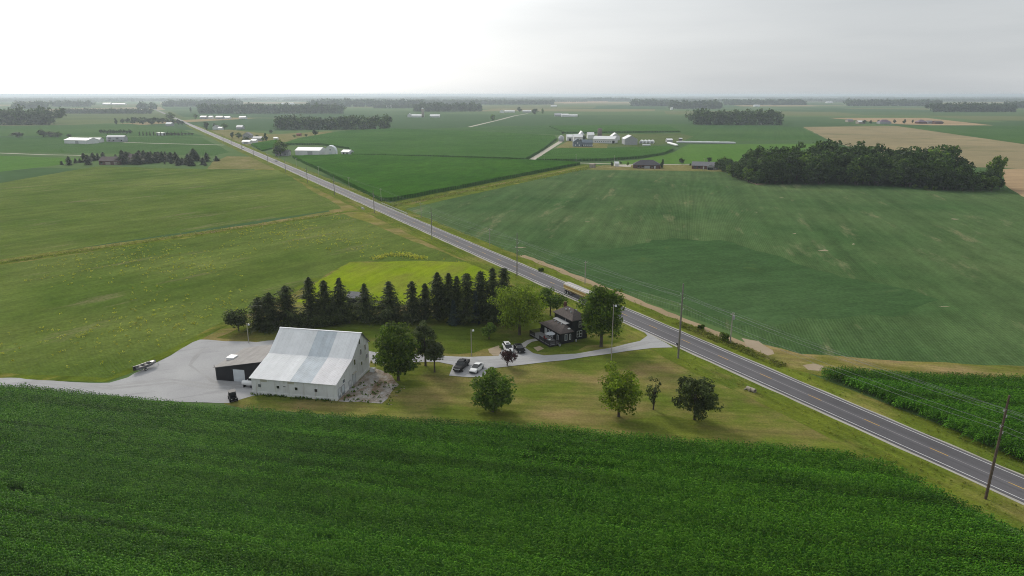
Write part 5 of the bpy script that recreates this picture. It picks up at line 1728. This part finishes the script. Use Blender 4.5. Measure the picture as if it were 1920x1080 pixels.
def silo(u, v, vt, wpx, label, body='silo_stave', dome='galvanised', domeh=0.5):
    x, y = G(u, v)
    h = HT(u, v, vt)
    r = wpx * PXM(u, v) / 2
    e = thing('silo', label, 'silo', (x, y, 0.1))
    hb = h - r * domeh
    MB().tube([(0, 0, -0.2), (0, 0, hb)], r, 16).build('wall', body, e, True)
    rings = MB()
    for i in range(int(hb / 1.5)):
        z = 0.8 + i * 1.5
        rings.tube([(0, 0, z), (0, 0, z + 0.08)], r + 0.03, 16)
    o = rings.build('hoops', body, e)
    o['kind'] = 'stuff'
    MB().tube([(0, 0, hb + 0.005), (0, 0, hb + r * domeh * 0.6), (0, 0, h)], [r * 1.03, r * 0.7, r * 0.12], 16).build('dome', dome, e, True)
    MB().box(r - 0.1, r + 0.5, -0.5, 0.5, 0, hb).build('chute', dome, e)
    return e


silo(793, 220, 202, 4.6, 'far pale concrete silo with a white dome', 'siding_tan', 'roof_bright', 1.0)
shed('barn', 'hazy white farm building above the silo farm', 'barn', (724, 203), (733, 203), 20, 7, 5, *W1)
shed('barn', 'far white barn with a tall end, left of the side road', 'barn', (937, 212), (945, 212), 15, 6, 4, 'shed_white', 'roof_bright', 'across')
shed('barn', 'far long white shed left of the side road', 'barn', (946, 211), (965, 211), 20, 4, 2.5, *W1)
shed('barn', 'far white house right of the side road', 'barn', (980, 211), (996, 211), 16, 4, 3, 'siding_grey', 'roof_bright')
shed('barn', 'far grey barn left of the pale poultry sheds', 'barn', (1040, 218), (1053, 218), 16, 4, 4, 'siding_grey', 'tin_roof')
shed('barn', 'far pale poultry shed, left of the pair', 'barn', (1053, 219), (1066, 219), 20, 4.5, 3.2, *W1)
shed('barn', 'far pale poultry shed, right of the pair', 'barn', (1066, 219), (1083, 219), 18, 3.6, 2.4, *W1)
shed('barn', 'far white shed under the orange field strip', 'barn', (1033, 200), (1044, 200), 24, 5, 2, *W1)
shed('barn', 'tiny far white barn by the wood right of centre', 'barn', (1258, 206), (1262, 206), 12, 7, 2, *W1)
shed('barn', 'far white shed below the square wood', 'barn', (1428, 233), (1438, 233), 14, 4, 2, *W1)
shed('barn', 'hazy domed white building far right', 'barn', (1551, 193.5), (1562, 193.5), 30, 6, 5, *W1)
shed('barn', 'hazy white barn behind the right-hand far wood', 'barn', (1415, 200), (1425, 200), 25, 6, 3, *W1)

# the central farm
shed('barn', 'low white barn at the left of the central farm', 'barn', (1063, 264), (1076, 264), 14, 5.0, 2.6, *W1, doors=((0.45, 3, 3, 'bumper'),))
shed('barn', 'white barn with open bays behind the blue-grey farmhouse', 'barn', (1076, 266), (1092, 266), 16, 6.0, 3.0, *W1, doors=((0.3, 2.5, 3, 'bumper'), (0.8, 2.5, 3, 'bumper')))
shed('barn', 'tall white gabled barn behind the blue-grey farmhouse', 'barn', (1087, 264), (1095, 264), 18, 8.0, 4.0, *W1, ridge='across')
silo(1124, 258, 240.5, 7.6, 'tall brown silo standing over the central farm', 'silo_stave', 'silo_stave', 0.15)
shed('dairy_barn', 'long white barn with a pale roof in the central farm', 'barn', (1112, 268), (1152, 269), 18, 5.0, 3.0, *W1, doors=((0.95, 3, 3.2, 'bumper'),), wins=tuple((0.1 + 0.1 * i, 1.2, 0.8, 'glass_sky', 1.5) for i in range(8)))
shed('barn', 'pale barn roof behind the long white barn, left of the silo', 'barn', (1102, 260), (1114, 260), 14, 5, 3, *W1)
shed('barn', 'white barn at the right end of the long white barn', 'barn', (1147, 263), (1162, 263), 16, 5, 4, *W1, ridge='across')
shed('machine_shed', 'big grey-white gabled shed right of the long barn', 'shed', (1171, 271.5), (1195, 271.5), 22, 6.5, 4.0, 'siding_grey', 'roof_bright', 'across')
for i in range(4):
    u = 1198 + i * 6.8
    P, r_, Lq = frame_from((u, 269), (u + 6.3, 269))
    t = thing('calf_hutch', 'white rounded hutch, %s of the row right of the gabled shed' % ['first', 'second', 'third', 'last'][i], 'hutch', (P.x, P.y, 0.1), r_ - 0.25, 'white hutches by the gabled shed')
    pr = [(0, 0)] + [(2.4 - 2.4 * math.cos(math.pi * k / 8), 1.2 + 2.4 * math.sin(math.pi * k / 8)) for k in range(9)] + [(4.8, 0)]
    recalc(MB().prism(pr, 0, 16).build('shell', 'plastic_white', t))
    MB().box(1.2, 3.6, -0.06, -0.004, 0, 2.2).build('door', 'siding_grey', t)
farm_main = shed('farmhouse', 'blue-grey two-storey farmhouse with gabled and long wings', 'house', (1075, 275), (1091, 275), 11, 5.4, 3.4, 'siding_blue', 'siding_blue', 'across', wins=((0.25, 1.1, 1.5, 'trim_white', 0.9), (0.7, 1.1, 1.5, 'trim_white', 0.9), (0.5, 1.1, 1.4, 'trim_white', 3.6)))
join_wing(shed('farmhouse', 'blue-grey farmhouse, long right wing', 'house', (1091.5, 275), (1111, 275), 11, 4.6, 3.0, 'siding_blue', 'siding_blue', wins=tuple((0.15 + .2 * i, 1.0, 1.4, 'trim_white', 0.9) for i in range(5)), doors=((0.05, 1.2, 2.2, 'bumper'),)), farm_main, 'wing')
silo(1052, 265, 254, 9.5, 'squat galvanised grain bin at the head of the farm drive', 'galvanised', 'roof_bright', 0.5)
t = thing('silage_bag', 'white plastic silage tube lying in front of the hutches', 'silage bag', (*G(1212, 273.5), 0.1), -0.15)
recalc(MB().tube([(-5, 0, .5), (-4.2, 0, .9), (4.2, 0, .9), (5, 0, .5)], [0.2, 1.1, 1.1, 0.2], 10).build('tube', 'plastic_white', t, True))
P, r_, Lq = frame_from((1268, 268), (1380, 270))
t = thing('silage_bag', 'very long white silage tube lying along the lime field', 'silage bag', (P.x, P.y, 0.1), r_)
n = 24
recalc(MB().tube([(Lq * i / n, 0.25 * math.sin(i), 1.15) for i in range(n + 1)], [0.4] + [1.35 + 0.08 * math.sin(i * 1.7) for i in range(n - 1)] + [0.4], 10).build('tube', 'plastic_white', t, True))
P, r_, Lq = frame_from((1251, 269.5), (1271, 275))
t = thing('silage_bag', 'short white silage tube angled beside the long one', 'silage bag', (P.x, P.y, 0.1), r_)
n = 8
recalc(MB().tube([(Lq * i / n, 0, 1.25) for i in range(n + 1)], [0.4] + [1.4] * (n - 1) + [0.4], 10).build('tube', 'plastic_white', t, True))
shed('shed', 'low white shed at the bend of the silage tubes', 'shed', (1251, 267), (1261, 267), 10, 2.8, 1.5, 'siding_grey', 'roof_bright')
shed('shed', 'tiny dark and white shelter above the long silage tube', 'shed', (1274, 265), (1279, 265), 5, 3.2, 0.8, 'bumper', 'roof_bright')

# ranch houses on the soybean edge
shed('ranch_house', 'low brick ranch house with a dark hipped roof', 'house', (1187, 315.5), (1238, 316.5), 12, 2.8, 3.6, 'brick', 'roof_dark', hipped=True, doors=((0.52, 4.5, 2.2, 'siding_grey'), (0.8, 1.0, 2.1, 'trim_white')), wins=((0.2, 1.6, 1.3, 'glass', 0.8), (0.35, 1.6, 1.3, 'glass', 0.8), (0.7, 1.4, 1.3, 'glass', 0.8)))
ranch_main = shed('ranch_house', 'low brick ranch house with a grey gabled roof by the woodlot', 'house', (1297, 316.5), (1346, 318), 10, 2.7, 2.6, 'brick', 'roof_grey', doors=((0.45, 1.0, 2.1, 'trim_white'), (0.93, 2.6, 2.2, 'siding_grey')), wins=((0.12, 1.6, 1.3, 'glass', 0.8), (0.28, 1.6, 1.3, 'glass', 0.8)))
join_wing(shed('porch_gable', 'pale porch gable on the grey-roofed ranch house', 'porch', (1326, 318.6), (1338, 319), 2.5, 2.6, 1.6, 'siding_grey', 'roof_grey', 'across', doors=((0.5, 4.4, 2.0, 'glass'),)), ranch_main, 'porch')
shed('shed', 'white garden shed between small trees left of the ranch houses', 'shed', (1153, 312), (1160, 312), 5, 2.4, 1.2, 'shed_white', 'roof_bright')
shed('shed', 'pale block shed at the grass strip left of the ranch houses', 'shed', (1105, 314), (1112, 314.5), 4, 2.6, 0.5, 'siding_tan', 'siding_tan')
MBt = sheet('parking_pad', [(1155, 312.5), (1182, 313), (1184, 310), (1160, 309)], 0.19, 'lane_gravel', 'pale parking pad beside the hipped ranch house', 'pad')

# purple-roofed houses on the orange field
for i, (u0, u1, v, mt, wl_, lab) in enumerate([(1590, 1600, 229, 'roof_grey', 'siding_tan', 'leftmost pale far house on the tan field'), (1610, 1622, 232, 'roof_bright', 'siding_tan', 'white-fronted far house left of the purple roofs'),
                                               (1650, 1671, 232, 'roof_purple', 'siding_grey', 'largest purple-roofed far house on the tan field'), (1722, 1738, 232, 'roof_purple', 'brick', 'second purple-roofed far house on the tan field'),
                                               (1740, 1750, 232, 'roof_grey', 'siding_grey', 'far grey house right of the purple roofs'), (1754, 1768, 232.5, 'roof_brown', 'brick', 'rightmost low far house on the tan field')]):
    shed('house', lab, 'house', (u0, v), (u1, v), 14, 3.5, 4.5 if 'purple' in mt else 2.5, wl_, mt, hipped='purple' in mt, group='far houses on the tan field')
for i, (u, v, vt, w) in enumerate([(1620, 232, 224.5, 8), (1632, 232, 225.5, 6), (1647, 231, 224, 4), (1677, 231, 224, 6), (1695, 232, 223.5, 8), (1711, 231, 224, 4), (1757, 232, 228, 8), (1766, 232, 229, 8)]):
    plant('tree', VAR_B[i % 6], G(u, v), 'small dark tree between the far purple-roofed houses', 'tree', 'trees among the far purple-roofed houses', scale=w * PXM(u, v) / 8.2, sz=HT(u, v, vt) / 10)


# ------------------------------------------------------------------ vehicles
def wheel(parent, x, y, r, w=0.22):
    t = MB()
    n = 14
    t.tube([(x, y - w / 2, r), (x, y + w / 2, r)], r, n)
    o = t.build('wheel', 'tyre', parent)
    MB().tube([(x, y - w / 2 - .012, r), (x, y + w / 2 + .012, r)], r * 0.6, 10).build('rim', 'rim', o)
    return o


def loft(mb, st):
    """st: list of (x, half width, z0, z1, top half width)"""
    v, f = [], []
    for x, w, z0, z1, tw in st:
        zm = z0 + (z1 - z0) * 0.55
        v += [(x, -w * .94, z0), (x, w * .94, z0), (x, w, zm), (x, tw, z1), (x, -tw, z1), (x, -w, zm)]
    for i in range(len(st) - 1):
        for k in range(6):
            f.append((i * 6 + k, i * 6 + (k + 1) % 6, (i + 1) * 6 + (k + 1) % 6, (i + 1) * 6 + k))
    f += [tuple(range(6)), tuple(range((len(st) - 1) * 6, len(st) * 6))[::-1]]
    return mb.add(v, f)


def car(name, label, cat, loc, az, paint, kind, group=None):
    """front of the car points along azimuth az; local +x is forward"""
    e = thing(name, label, cat, loc, math.pi / 2 - az, group)
    if kind == 'sedan':
        Lc, hw = 4.7, 0.90
        body = [(-2.35, .70, .40, .78, .62), (-2.25, .84, .25, .98, .74), (-1.5, .90, .22, 1.02, .80), (0, .90, .22, .98, .82), (1.0, .90, .22, .95, .80), (1.9, .88, .24, .82, .74), (2.3, .74, .32, .66, .62)]
        cab = [(-1.75, .74, .99, 1.02, .70), (-0.95, .76, .985, 1.40, .60), (0.1, .76, .975, 1.44, .62), (1.15, .76, .95, .98, .70)]
        roof = [(-0.95, .585, 1.405, 1.43, .55), (-.4, .60, 1.43, 1.47, .55), (0.1, .60, 1.445, 1.47, .55)]
        wr_, wx = 0.33, (-1.38, 1.42)
    elif kind == 'suv':
        Lc, hw = 4.7, 0.94
        body = [(-2.3, .74, .45, .95, .68), (-2.22, .90, .32, 1.10, .80), (-1.4, .94, .28, 1.12, .84), (0, .94, .28, 1.08, .85), (1.0, .94, .28, 1.06, .84), (1.9, .91, .30, .96, .78), (2.32, .78, .38, .80, .66)]
        cab = [(-2.15, .78, 1.08, 1.14, .76), (-1.7, .80, 1.10, 1.62, .64), (-.2, .80, 1.08, 1.68, .66), (0.35, .80, 1.06, 1.62, .66), (1.2, .80, 1.05, 1.08, .74)]
        roof = [(-1.75, .62, 1.625, 1.655, .58), (-.2, .64, 1.685, 1.72, .6), (0.35, .63, 1.625, 1.655, .6)]
        wr_, wx = 0.37, (-1.4, 1.45)
    else:
        Lc, hw = 5.7, 0.99
        body = [(-2.85, .93, .55, 1.10, .90), (-2.8, .98, .42, 1.18, .94), (-0.95, .99, .38, 1.20, .95), (0.0, .99, .38, 1.18, .92), (1.1, .99, .38, 1.20, .90), (2.4, .98, .40, 1.16, .86), (2.82, .92, .48, 1.02, .82)]
        cab = [(-0.98, .86, 1.17, 1.20, .84), (-0.82, .87, 1.17, 1.84, .70), (0.55, .87, 1.165, 1.86, .70), (1.35, .87, 1.19, 1.21, .80)]
        roof = [(-0.86, .68, 1.845, 1.87, .64), (-.1, .69, 1.855, 1.90, .64), (0.55, .68, 1.865, 1.89, .64)]
        wr_, wx = 0.42, (-1.75, 1.75)
    recalc(loft(MB(), body).build('body', paint, e))
    recalc(loft(MB(), cab).build('windows', 'glass', e))
    recalc(loft(MB(), roof).build('roof', paint, e))
    for x in wx:
        for s in (-1, 1):
            wheel(e, x, s * (hw - 0.06), wr_)
    xf, xr = body[-1][0], body[0][0]
    zf = body[-1][3]
    for s in (-1, 1):
        MB().box(xf - .22, xf + .012, s * .62 - .14, s * .62 + .14, zf - .17, zf - .05).build('headlight', 'lamp_glass', e)
        MB().box(xr - .012, xr + .2, s * .62 - .12, s * .62 + .12, body[0][3] - .18, body[0][3] - .04).build('tail_light', 'lamp_red', e)
        MB().box(.75, .95, s * (hw + .02) - .08, s * (hw + .02) + .08, body[3][3] - .05, body[3][3] + .1).build('mirror', paint, e)
    MB().box(xf - .12, xf + .03, -.7, .7, body[-1][2] - .06, body[-1][2] + .13).build('bumper', 'bumper', e)
    MB().box(xr - .03, xr + .12, -.7, .7, body[0][2] - .06, body[0][2] + .13).build('bumper', 'bumper', e)
    if kind == 'pickup':
        MB().box(-2.62, -1.08, -.80, .80, 1.205, 1.222).build('cargo_bed', 'bumper', e)
        MB().box(xf - .01, xf + .04, -.5, .5, .66, .95).build('grille', 'rim', e)
    else:
        if kind == 'suv':
            MB().box(-.55, .1, -.42, .42, 1.70, 1.735).build('sunroof', 'glass', e)
    return e


def mid(a, b):
    A_, B_ = G(*a), G(*b)
    return ((A_[0] + B_[0]) / 2, (A_[1] + B_[1]) / 2)


CG = 'cars parked at the farmhouse'
car('pickup_truck', 'black pickup truck parked in the lower gravel bay', 'pickup', (-11.1, 139.6, 0.118), R(197), 'paint_car_black', 'pickup', CG)
car('car', 'white sedan parked beside the black pickup', 'car', (-7.7, 138.4, 0.118), R(202), 'paint_car_white', 'sedan', CG)
car('car', 'white SUV with a sunroof parked above the purple tree', 'car', (-1.0, 150.4, 0.118), R(166), 'paint_car_white', 'suv', CG)
car('car', 'black car parked beside the white SUV', 'car', (1.75, 150.3, 0.118), R(163), 'paint_car_black', 'sedan', CG)
car('car', 'dark car on the road half hidden behind the large tree', 'car', (*RP(143.5, -1.7), 0.145), ROAD_AZ + math.pi, 'paint_car_black', 'suv')
s_far, o_far = RS(440, 279)
car('car', 'distant white car on the main road', 'car', (*RP(s_far, -1.7), 0.145), ROAD_AZ + math.pi, 'paint_car_white', 'suv')
s_far, o_far = RS(508, 303)
car('car', 'distant car with pale front on the main road near the white sheds', 'car', (*RP(s_far, 1.7), 0.145), ROAD_AZ, 'paint_car_white', 'sedan')

# grain truck on the road
tr = thing('grain_truck', 'semi-truck with a bronze hopper trailer and grey tarp on the road', 'truck', (*RP(166.5, -1.75), 0.145), math.pi / 2 - (ROAD_AZ + math.pi))
LT = 13.4
sec = [(-.95, 1.15), (-1.28, 1.75), (-1.28, 2.75), (1.28, 2.75), (1.28, 1.75), (.95, 1.15)]
k = len(sec)
v = []
for x, sh in ((0.0, 0.0), (0.05, 0.0), (LT - 0.05, 0.0), (LT, 0.0)):
    v += [(x, y, z) for y, z in sec]
b = MB().add(v, [(i * k + j, i * k + (j + 1) % k, (i + 1) * k + (j + 1) % k, (i + 1) * k + j) for i in range(3) for j in range(k)] + [tuple(range(k))[::-1], tuple(range(3 * k, 4 * k))])
hop = recalc(b.build('hopper', 'trailer_gold', tr))
n = 9
arc = [(1.28 * math.cos(math.pi * i / n), 2.755 + 0.55 * math.sin(math.pi * i / n)) for i in range(n + 1)]
v = [(0, y, z) for y, z in arc] + [(LT, y, z) for y, z in arc]
k = n + 1
recalc(MB().add(v, [(i, i + 1, k + i + 1, k + i) for i in range(n)] + [tuple(range(k))[::-1], tuple(range(k, 2 * k)), (0, k, 2 * k - 1, k - 1)]).build('tarp', 'trailer_tarp', tr, False))
for i in range(10):
    x = 0.5 + i * (LT - 1.0) / 9
    m = MB()
    for (ya, za), (yb, zb) in zip(arc, arc[1:]):
        m.tube([(x, ya, za + .02), (x, yb, zb + .02)], 0.045, 4, cap=False)
    m.build('tarp_bow', 'siding_grey', tr)
for s in (-1, 1):
    MB().box(0, LT, s * 1.29 - .03, s * 1.29 + .03, 1.62, 1.86).build('side_rail', 'trailer_rail', tr)
    MB().box(0, LT, s * 1.29 - .025, s * 1.29 + .025, 2.62, 2.76).build('top_rail', 'trailer_rail', tr)
MB().box(0.2, LT - .2, -.45, .45, 0.9, 1.14).build('chassis', 'bumper', tr)
for x in (0.9, 2.2, LT - 0.6, LT + 0.75):
    for s in (-1, 1):
        wheel(tr, x, s * 1.0, 0.5, 0.45)
for x in (4.6, 8.8):
    m = MB().add([(x - 1.3, -.9, 1.15), (x + 1.3, -.9, 1.15), (x + 1.3, .9, 1.15), (x - 1.3, .9, 1.15), (x, 0, .45)], [(0, 1, 4), (1, 2, 4), (2, 3, 4), (3, 0, 4)])
    m.build('hopper_gate', 'trailer_gold', tr)
m = MB()
recalc(loft(m, [(LT + 0.6, 1.15, .6, 3.0, 1.0), (LT + 2.9, 1.15, .6, 3.1, 1.0), (LT + 3.4, 1.1, .6, 2.0, .95), (LT + 4.9, .95, .6, 1.7, .8)]).build('cab', 'paint_car_black', tr))
MB().box(LT + 2.93, LT + 3.2, -.85, .85, 2.15, 2.75).build('windscreen', 'glass', tr)
for s in (-1, 1):
    wheel(tr, LT + 4.1, s * 1.0, 0.5, 0.35)

# boat on a trailer, and a small utility vehicle
t = thing('boat_trailer', 'grey open boat on a trailer at the edge of the gravel yard', 'boat', (*G(274, 692), 0.055), math.pi / 2 - R(30))
hull = [(-2.3, .80, .55, 1.15), (-1.0, .88, .50, 1.15), (0.6, .86, .50, 1.18), (1.7, .60, .60, 1.26), (2.4, .12, .85, 1.34)]
v, f = [], []
for x, w_, z0, z1 in hull:
    v += [(x, -w_ * .6, z0), (x, w_ * .6, z0), (x, w_, z1), (x, w_ * .86, z1 - .02), (x, -w_ * .86, z1 - .02), (x, -w_, z1)]
for i in range(len(hull) - 1):
    for k in range(6):
        if k != 3:
            f.append((i * 6 + k, i * 6 + (k + 1) % 6, (i + 1) * 6 + (k + 1) % 6, (i + 1) * 6 + k))
f.append((0, 1, 2, 3, 4, 5))
recalc(MB().add(v, f).build('hull', 'boat_grey', t))
MB().box(-2.1, 1.3, -.62, .62, .72, .78).build('floor', 'boat_dark', t)
for x in (-1.2, 0.1):
    MB().box(x - .2, x + .2, -.6, .6, .79, 1.05).build('bench', 'boat_dark', t)
MB().box(-2.75, -2.32, -.2, .2, .55, 1.5).build('outboard_motor', 'bumper', t)
MB().box(1.2, 2.0, -.4, .4, 1.2, 1.26).build('bow_deck', 'boat_grey', t)
for s in (-1, 1):
    wheel(t, -0.6, s * 0.95, 0.3, 0.2)
    MB().tube([(-2.0, s * .5, .45), (1.5, s * .4, .45), (2.9, 0, .45)], 0.04, 5).build('trailer_rail', 'galvanised', t)
MB().tube([(2.85, 0, .02), (2.85, 0, .6)], 0.05, 6).build('jack', 'bumper', t)
t = thing('utility_vehicle', 'small black roofed utility vehicle parked by the corn edge', 'utility vehicle', (*G(437, 750), 0.055), math.pi / 2 - R(150))
recalc(loft(MB(), [(-1.4, .68, .4, .95, .66), (-.2, .70, .35, .98, .68), (0.6, .70, .35, .95, .66), (1.4, .6, .4, .85, .55)]).build('body', 'paint_car_black', t))
MB().box(-.9, .6, -.68, .68, 1.78, 1.86).build('roof', 'boat_dark', t)
for x in (-.85, .5):
    for s in (-1, 1):
        MB().tube([(x, s * .62, .9), (x, s * .62, 1.8)], 0.035, 5).build('roll_bar', 'bumper', t)
MB().box(-.75, .35, -.6, .6, .98, 1.5).build('seat', 'bumper', t)
for s in (-1, 1):
    for x in (-.95, .95):
        wheel(t, x, s * .66, .32, .26)
    MB().box(1.34, 1.43, s * .38 - .1, s * .38 + .1, .66, .78).build('headlight', 'lamp_glass', t)


# ------------------------------------------------------------------ poles and wires
def utility_pole(x, y, h, label, tall=True, trans=False, lean=(0, 0), group=None, mat='pole_wood', r=0.17):
    e = thing('utility_pole', label, 'utility pole', (x, y, 0.1), 0, group)
    e.rotation_euler = (lean[1], lean[0], math.pi / 2 - ROAD_AZ)
    MB().tube([(0, 0, -0.3), (0, 0, h * .5), (0, 0, h)], [r * 1.15, r, r * .75], 8).build('pole', mat, e)
    if tall:
        for z, s in ((h - 2.4, 1), (h - 3.6, -1), (h - 4.9, 1), (h - 6.2, -1)):
            MB().tube([(0, 0, z), (0, s * .55, z + .10)], 0.045, 5).build('bracket', 'insulator', e)
            MB().tube([(0, s * .6, z + .02), (0, s * .6, z + .34)], 0.07, 6).build('insulator', 'insulator', e)
    else:
        MB().box(-.05, .05, -.7, .7, h - .45, h - .33).build('crossarm', mat, e)
        for s in (-.6, 0.0, .6):
            MB().tube([(0, s, h - .33 if s else h), (0, s, h - .1 if s else h + .2)], 0.05, 6).build('insulator', 'insulator', e)
    if trans:
        MB().tube([(0, -.45, h - 1.75), (0, -.45, h - .85)], 0.28, 10).build('transformer', 'siding_grey', e)
    return e


tall = [(44.1, -7.8, 16.8), (109.2, -9.1, 17.6), (190.7, -5.6, 14.6), (260.9, -6.9, 13.2), (334.3, -8.0, 12.0), (408.7, -8.5, 11.0), (477.1, -9, 11.0), (550, -9, 11.0), (625, -9, 11.0), (700, -9, 11.0), (775, -9, 11), (850, -9, 11), (930, -9, 11)]
tl = ['brown wooden pole at the lower right, nearest the camera', 'tall grey wooden pole by the driveway mouth', 'tall pole on the house side, just past the spruces', 'fourth tall pole on the house side of the road', 'fifth tall pole on the house side of the road, near the guard rail',
      'sixth tall pole on the house side of the road', 'seventh tall pole on the house side of the road', 'eighth tall pole on the house side of the road', 'ninth tall pole on the house side of the road', 'tenth tall pole on the house side of the road',
      'eleventh tall pole on the house side of the road', 'twelfth tall pole on the house side of the road', 'farthest tall pole on the house side of the road']
for i, (s, o_, h) in enumerate(tall):
    utility_pole(*RP(s, o_), h, tl[i], True, lean=((-0.012, 0.0) if i == 0 else (0, 0)), group='tall poles along the road', mat='pole_wood' if i == 0 else 'pole_grey', r=0.19 if i < 2 else 0.16)
low = [(110.8, 8.9, 7.6), (172.3, 8.9, 7.2), (236.1, 7.5, 7.0), (311.1, 8.2, 7.0), (372, 8.2, 7), (434.1, 7.6, 7), (513.6, 7.6, 7), (590, 7.6, 7), (665, 7.6, 7)]
ll = ['pale short pole carrying a transformer on the field side', 'pale pole on the field side behind the truck', 'third short pale pole on the field side of the road', 'fourth short pale pole on the field side, past the guard rail', 'fifth short pale pole on the field side',
      'sixth short pale pole on the field side', 'seventh short pale pole on the field side', 'eighth short pale pole on the field side', 'farthest short pale pole on the field side']
for i, (s, o_, h) in enumerate(low):
    utility_pole(*RP(s, o_), h, ll[i], False, trans=i == 0, group='short poles along the field side', mat='pole_pale', r=0.13)


def wire(pts, label, r=0.022, sag=0.9):
    m = MB()
    for a, b_ in zip(pts, pts[1:]):
        a, b_ = Vector(a), Vector(b_)
        ps = []
        for i in range(9):
            t_ = i / 8
            p = a.lerp(b_, t_)
            p.z -= sag * 4 * t_ * (1 - t_)
            ps.append(p)
        m.tube(ps, r, 4, cap=False)
    return tag(m.build('power_cable', 'cable'), label, 'cable', 'power cables')


tt_ = [(-28.0, -7.5, 16.8)] + tall[:9]
for dz, do, lab in ((2.2, .6, 'topmost power cable on the tall poles'), (3.4, -.6, 'second power cable down on the tall poles'), (4.7, .6, 'third power cable down on the tall poles'), (6.0, -.6, 'lowest power cable on the tall poles')):
    wire([(*RP(s, o_ - do), h - dz + .35) for s, o_, h in tt_], lab)
lw = [(47, 9.5, 7.6), *low[:7]]
wire([(*RP(s, o_ - .6), h + .0) for s, o_, h in lw], 'near-side cable on the short pale poles', 0.018, 0.6)
wire([(*RP(s, o_ + .6), h + .0) for s, o_, h in lw], 'far-side cable on the short pale poles', 0.018, 0.6)
wire([(*RP(109.2, -8.6), 14.9), (*RP(110.8, 8.9), 7.6)], 'slanting cable crossing the road to the transformer pole', 0.02, 0.4)

for (u, v, vt, lab, lampmat) in ((466.5, 643, 607, 'thin yard light pole at the top of the gravel yard', 'lamp_glass'), (884, 668, 618, 'yard light pole with a white lamp on the lawn above the pickup', 'plastic_white'),
                                 (1146, 679, 572, 'pale light pole beside the driveway below the large tree', 'lamp_glass')):
    x, y = G(u, v)
    h = HT(u, v, vt)
    e = thing('yard_light', lab, 'lamp post', (x, y, 0.1))
    MB().tube([(0, 0, -.2), (0, 0, h)], [0.10, 0.075], 8).build('pole', 'pole_pale', e)
    MB().tube([(0, 0, h - .25), (0.5, -.1, h - .1)], 0.03, 5).build('arm', 'galvanised', e)
    MB().tube([(0.5, -.1, h - .42), (0.5, -.1, h - .02)], [0.26, 0.12], 10).build('lamp', lampmat, e)

# far poles in the fields, roadside furniture
for i, (u, v, vt) in enumerate([(1151, 318, 292), (1319, 320, 297), (1080, 303, 289), (1020, 304, 291)]):
    x, y = G(u, v)
    utility_pole(x, y, HT(u, v, vt), ['pale pole left of the hipped ranch house', 'pale pole in front of the grey-roofed ranch house', 'thin pole at the corn left of the ranch houses', 'thin pole by the foot of the farm drive'][i], False, group='poles near the ranch houses', mat='pole_pale', r=0.13)
t = thing('mailbox', 'dark mailbox on a post at the driveway mouth', 'mailbox', (*RP(*[RS(1257, 657)[0], -5.0]), 0.09), math.pi / 2 - ROAD_AZ)
MB().box(-.06, .06, -.06, .06, -.1, 1.05).build('post', 'pole_wood', t)
recalc(MB().prism([(-.28, 1.05), (.28, 1.05), (.28, 1.25), (.2, 1.36), (-.2, 1.36), (-.28, 1.25)], -.3, .3).build('box', 'black_metal', t))
sa, sb = RS(715, 383)[0], RS(752, 404)[0]
sa, sb = max(sa, sb), min(sa, sb)
t = thing('guard_rail', 'pale steel guard rail on the field side over the ditch', 'guard rail', (*RP(sb, 5.0), 0.08), math.pi / 2 - ROAD_AZ)
Lr = sa - sb
for i in range(int(Lr / 2.5) + 1):
    MB().box(i * 2.5 - .07, i * 2.5 + .07, -.17, -.03, -.1, .85).build('post', 'pole_grey', t)
m = MB()
for z0, z1, y in ((.50, .60, 0.03), (.601, .70, 0.0), (.701, .82, 0.03)):
    m.box(-.6, Lr + .6, y - .03, y + .03, z0, z1)
m.build('rail', 'steel_rail', t)
for i, (u, v) in enumerate([(1404, 732), (1412, 735)]):
    x, y = G(u, v)
    t = thing('culvert_pipe', ['left concrete culvert end in the verge ditch', 'right concrete culvert end in the verge ditch'][i], 'culvert', (x, y, 0.05), math.pi / 2 - ROAD_AZ)
    n = 12
    v_ = []
    for rr in (.42, .32):
        for x_ in (-.5, .5):
            v_ += [(x_, rr * math.cos(2 * math.pi * k / n), .35 + rr * math.sin(2 * math.pi * k / n)) for k in range(n)]
    f_ = []
    for k in range(n):
        k2 = (k + 1) % n
        f_ += [(k, k2, n + k2, n + k), (2 * n + k, 3 * n + k, 3 * n + k2, 2 * n + k2), (k, 2 * n + k, 2 * n + k2, k2), (n + k, n + k2, 3 * n + k2, 3 * n + k)]
    recalc(MB().add(v_, f_).build('pipe', 'siding_tan', t))
    MB().box(.45, .62, -.7, .7, -.1, .25).build('headwall', 'siding_tan', t)
x, y = G(680, 393)
t = thing('culvert_headwall', 'pale concrete culvert headwall where the ditch meets the road', 'culvert', (x, y, 0.05), math.pi / 2 - ROAD_AZ)
MB().box(-2.5, 2.5, -.15, .15, 0, .9).build('wall', 'lane_gravel', t)
MB().box(-2.7, 2.7, -.22, .22, .905, 1.05).build('cap', 'siding_grey', t)

# ------------------------------------------------------------------ haze in the air
m, t_, out_ = new_mat('haze_air')
pv = nd(t_, 'ShaderNodeVolumePrincipled', i_Color=(0.80, 0.91, 1.0), i_Density=1.2e-4, i_Anisotropy=0.35)
t_.links.new(pv.outputs[0], out_.inputs['Volume'])
m.cycles.volume_sampling = 'DISTANCE'
HZ = GR + 500
hz = MB().box(-HZ, HZ, -HZ, HZ, -1.0, 64.0).build('haze', 'haze_air')
tag(hz, 'pale even summer haze lying over the whole plain', 'haze', kind='stuff')
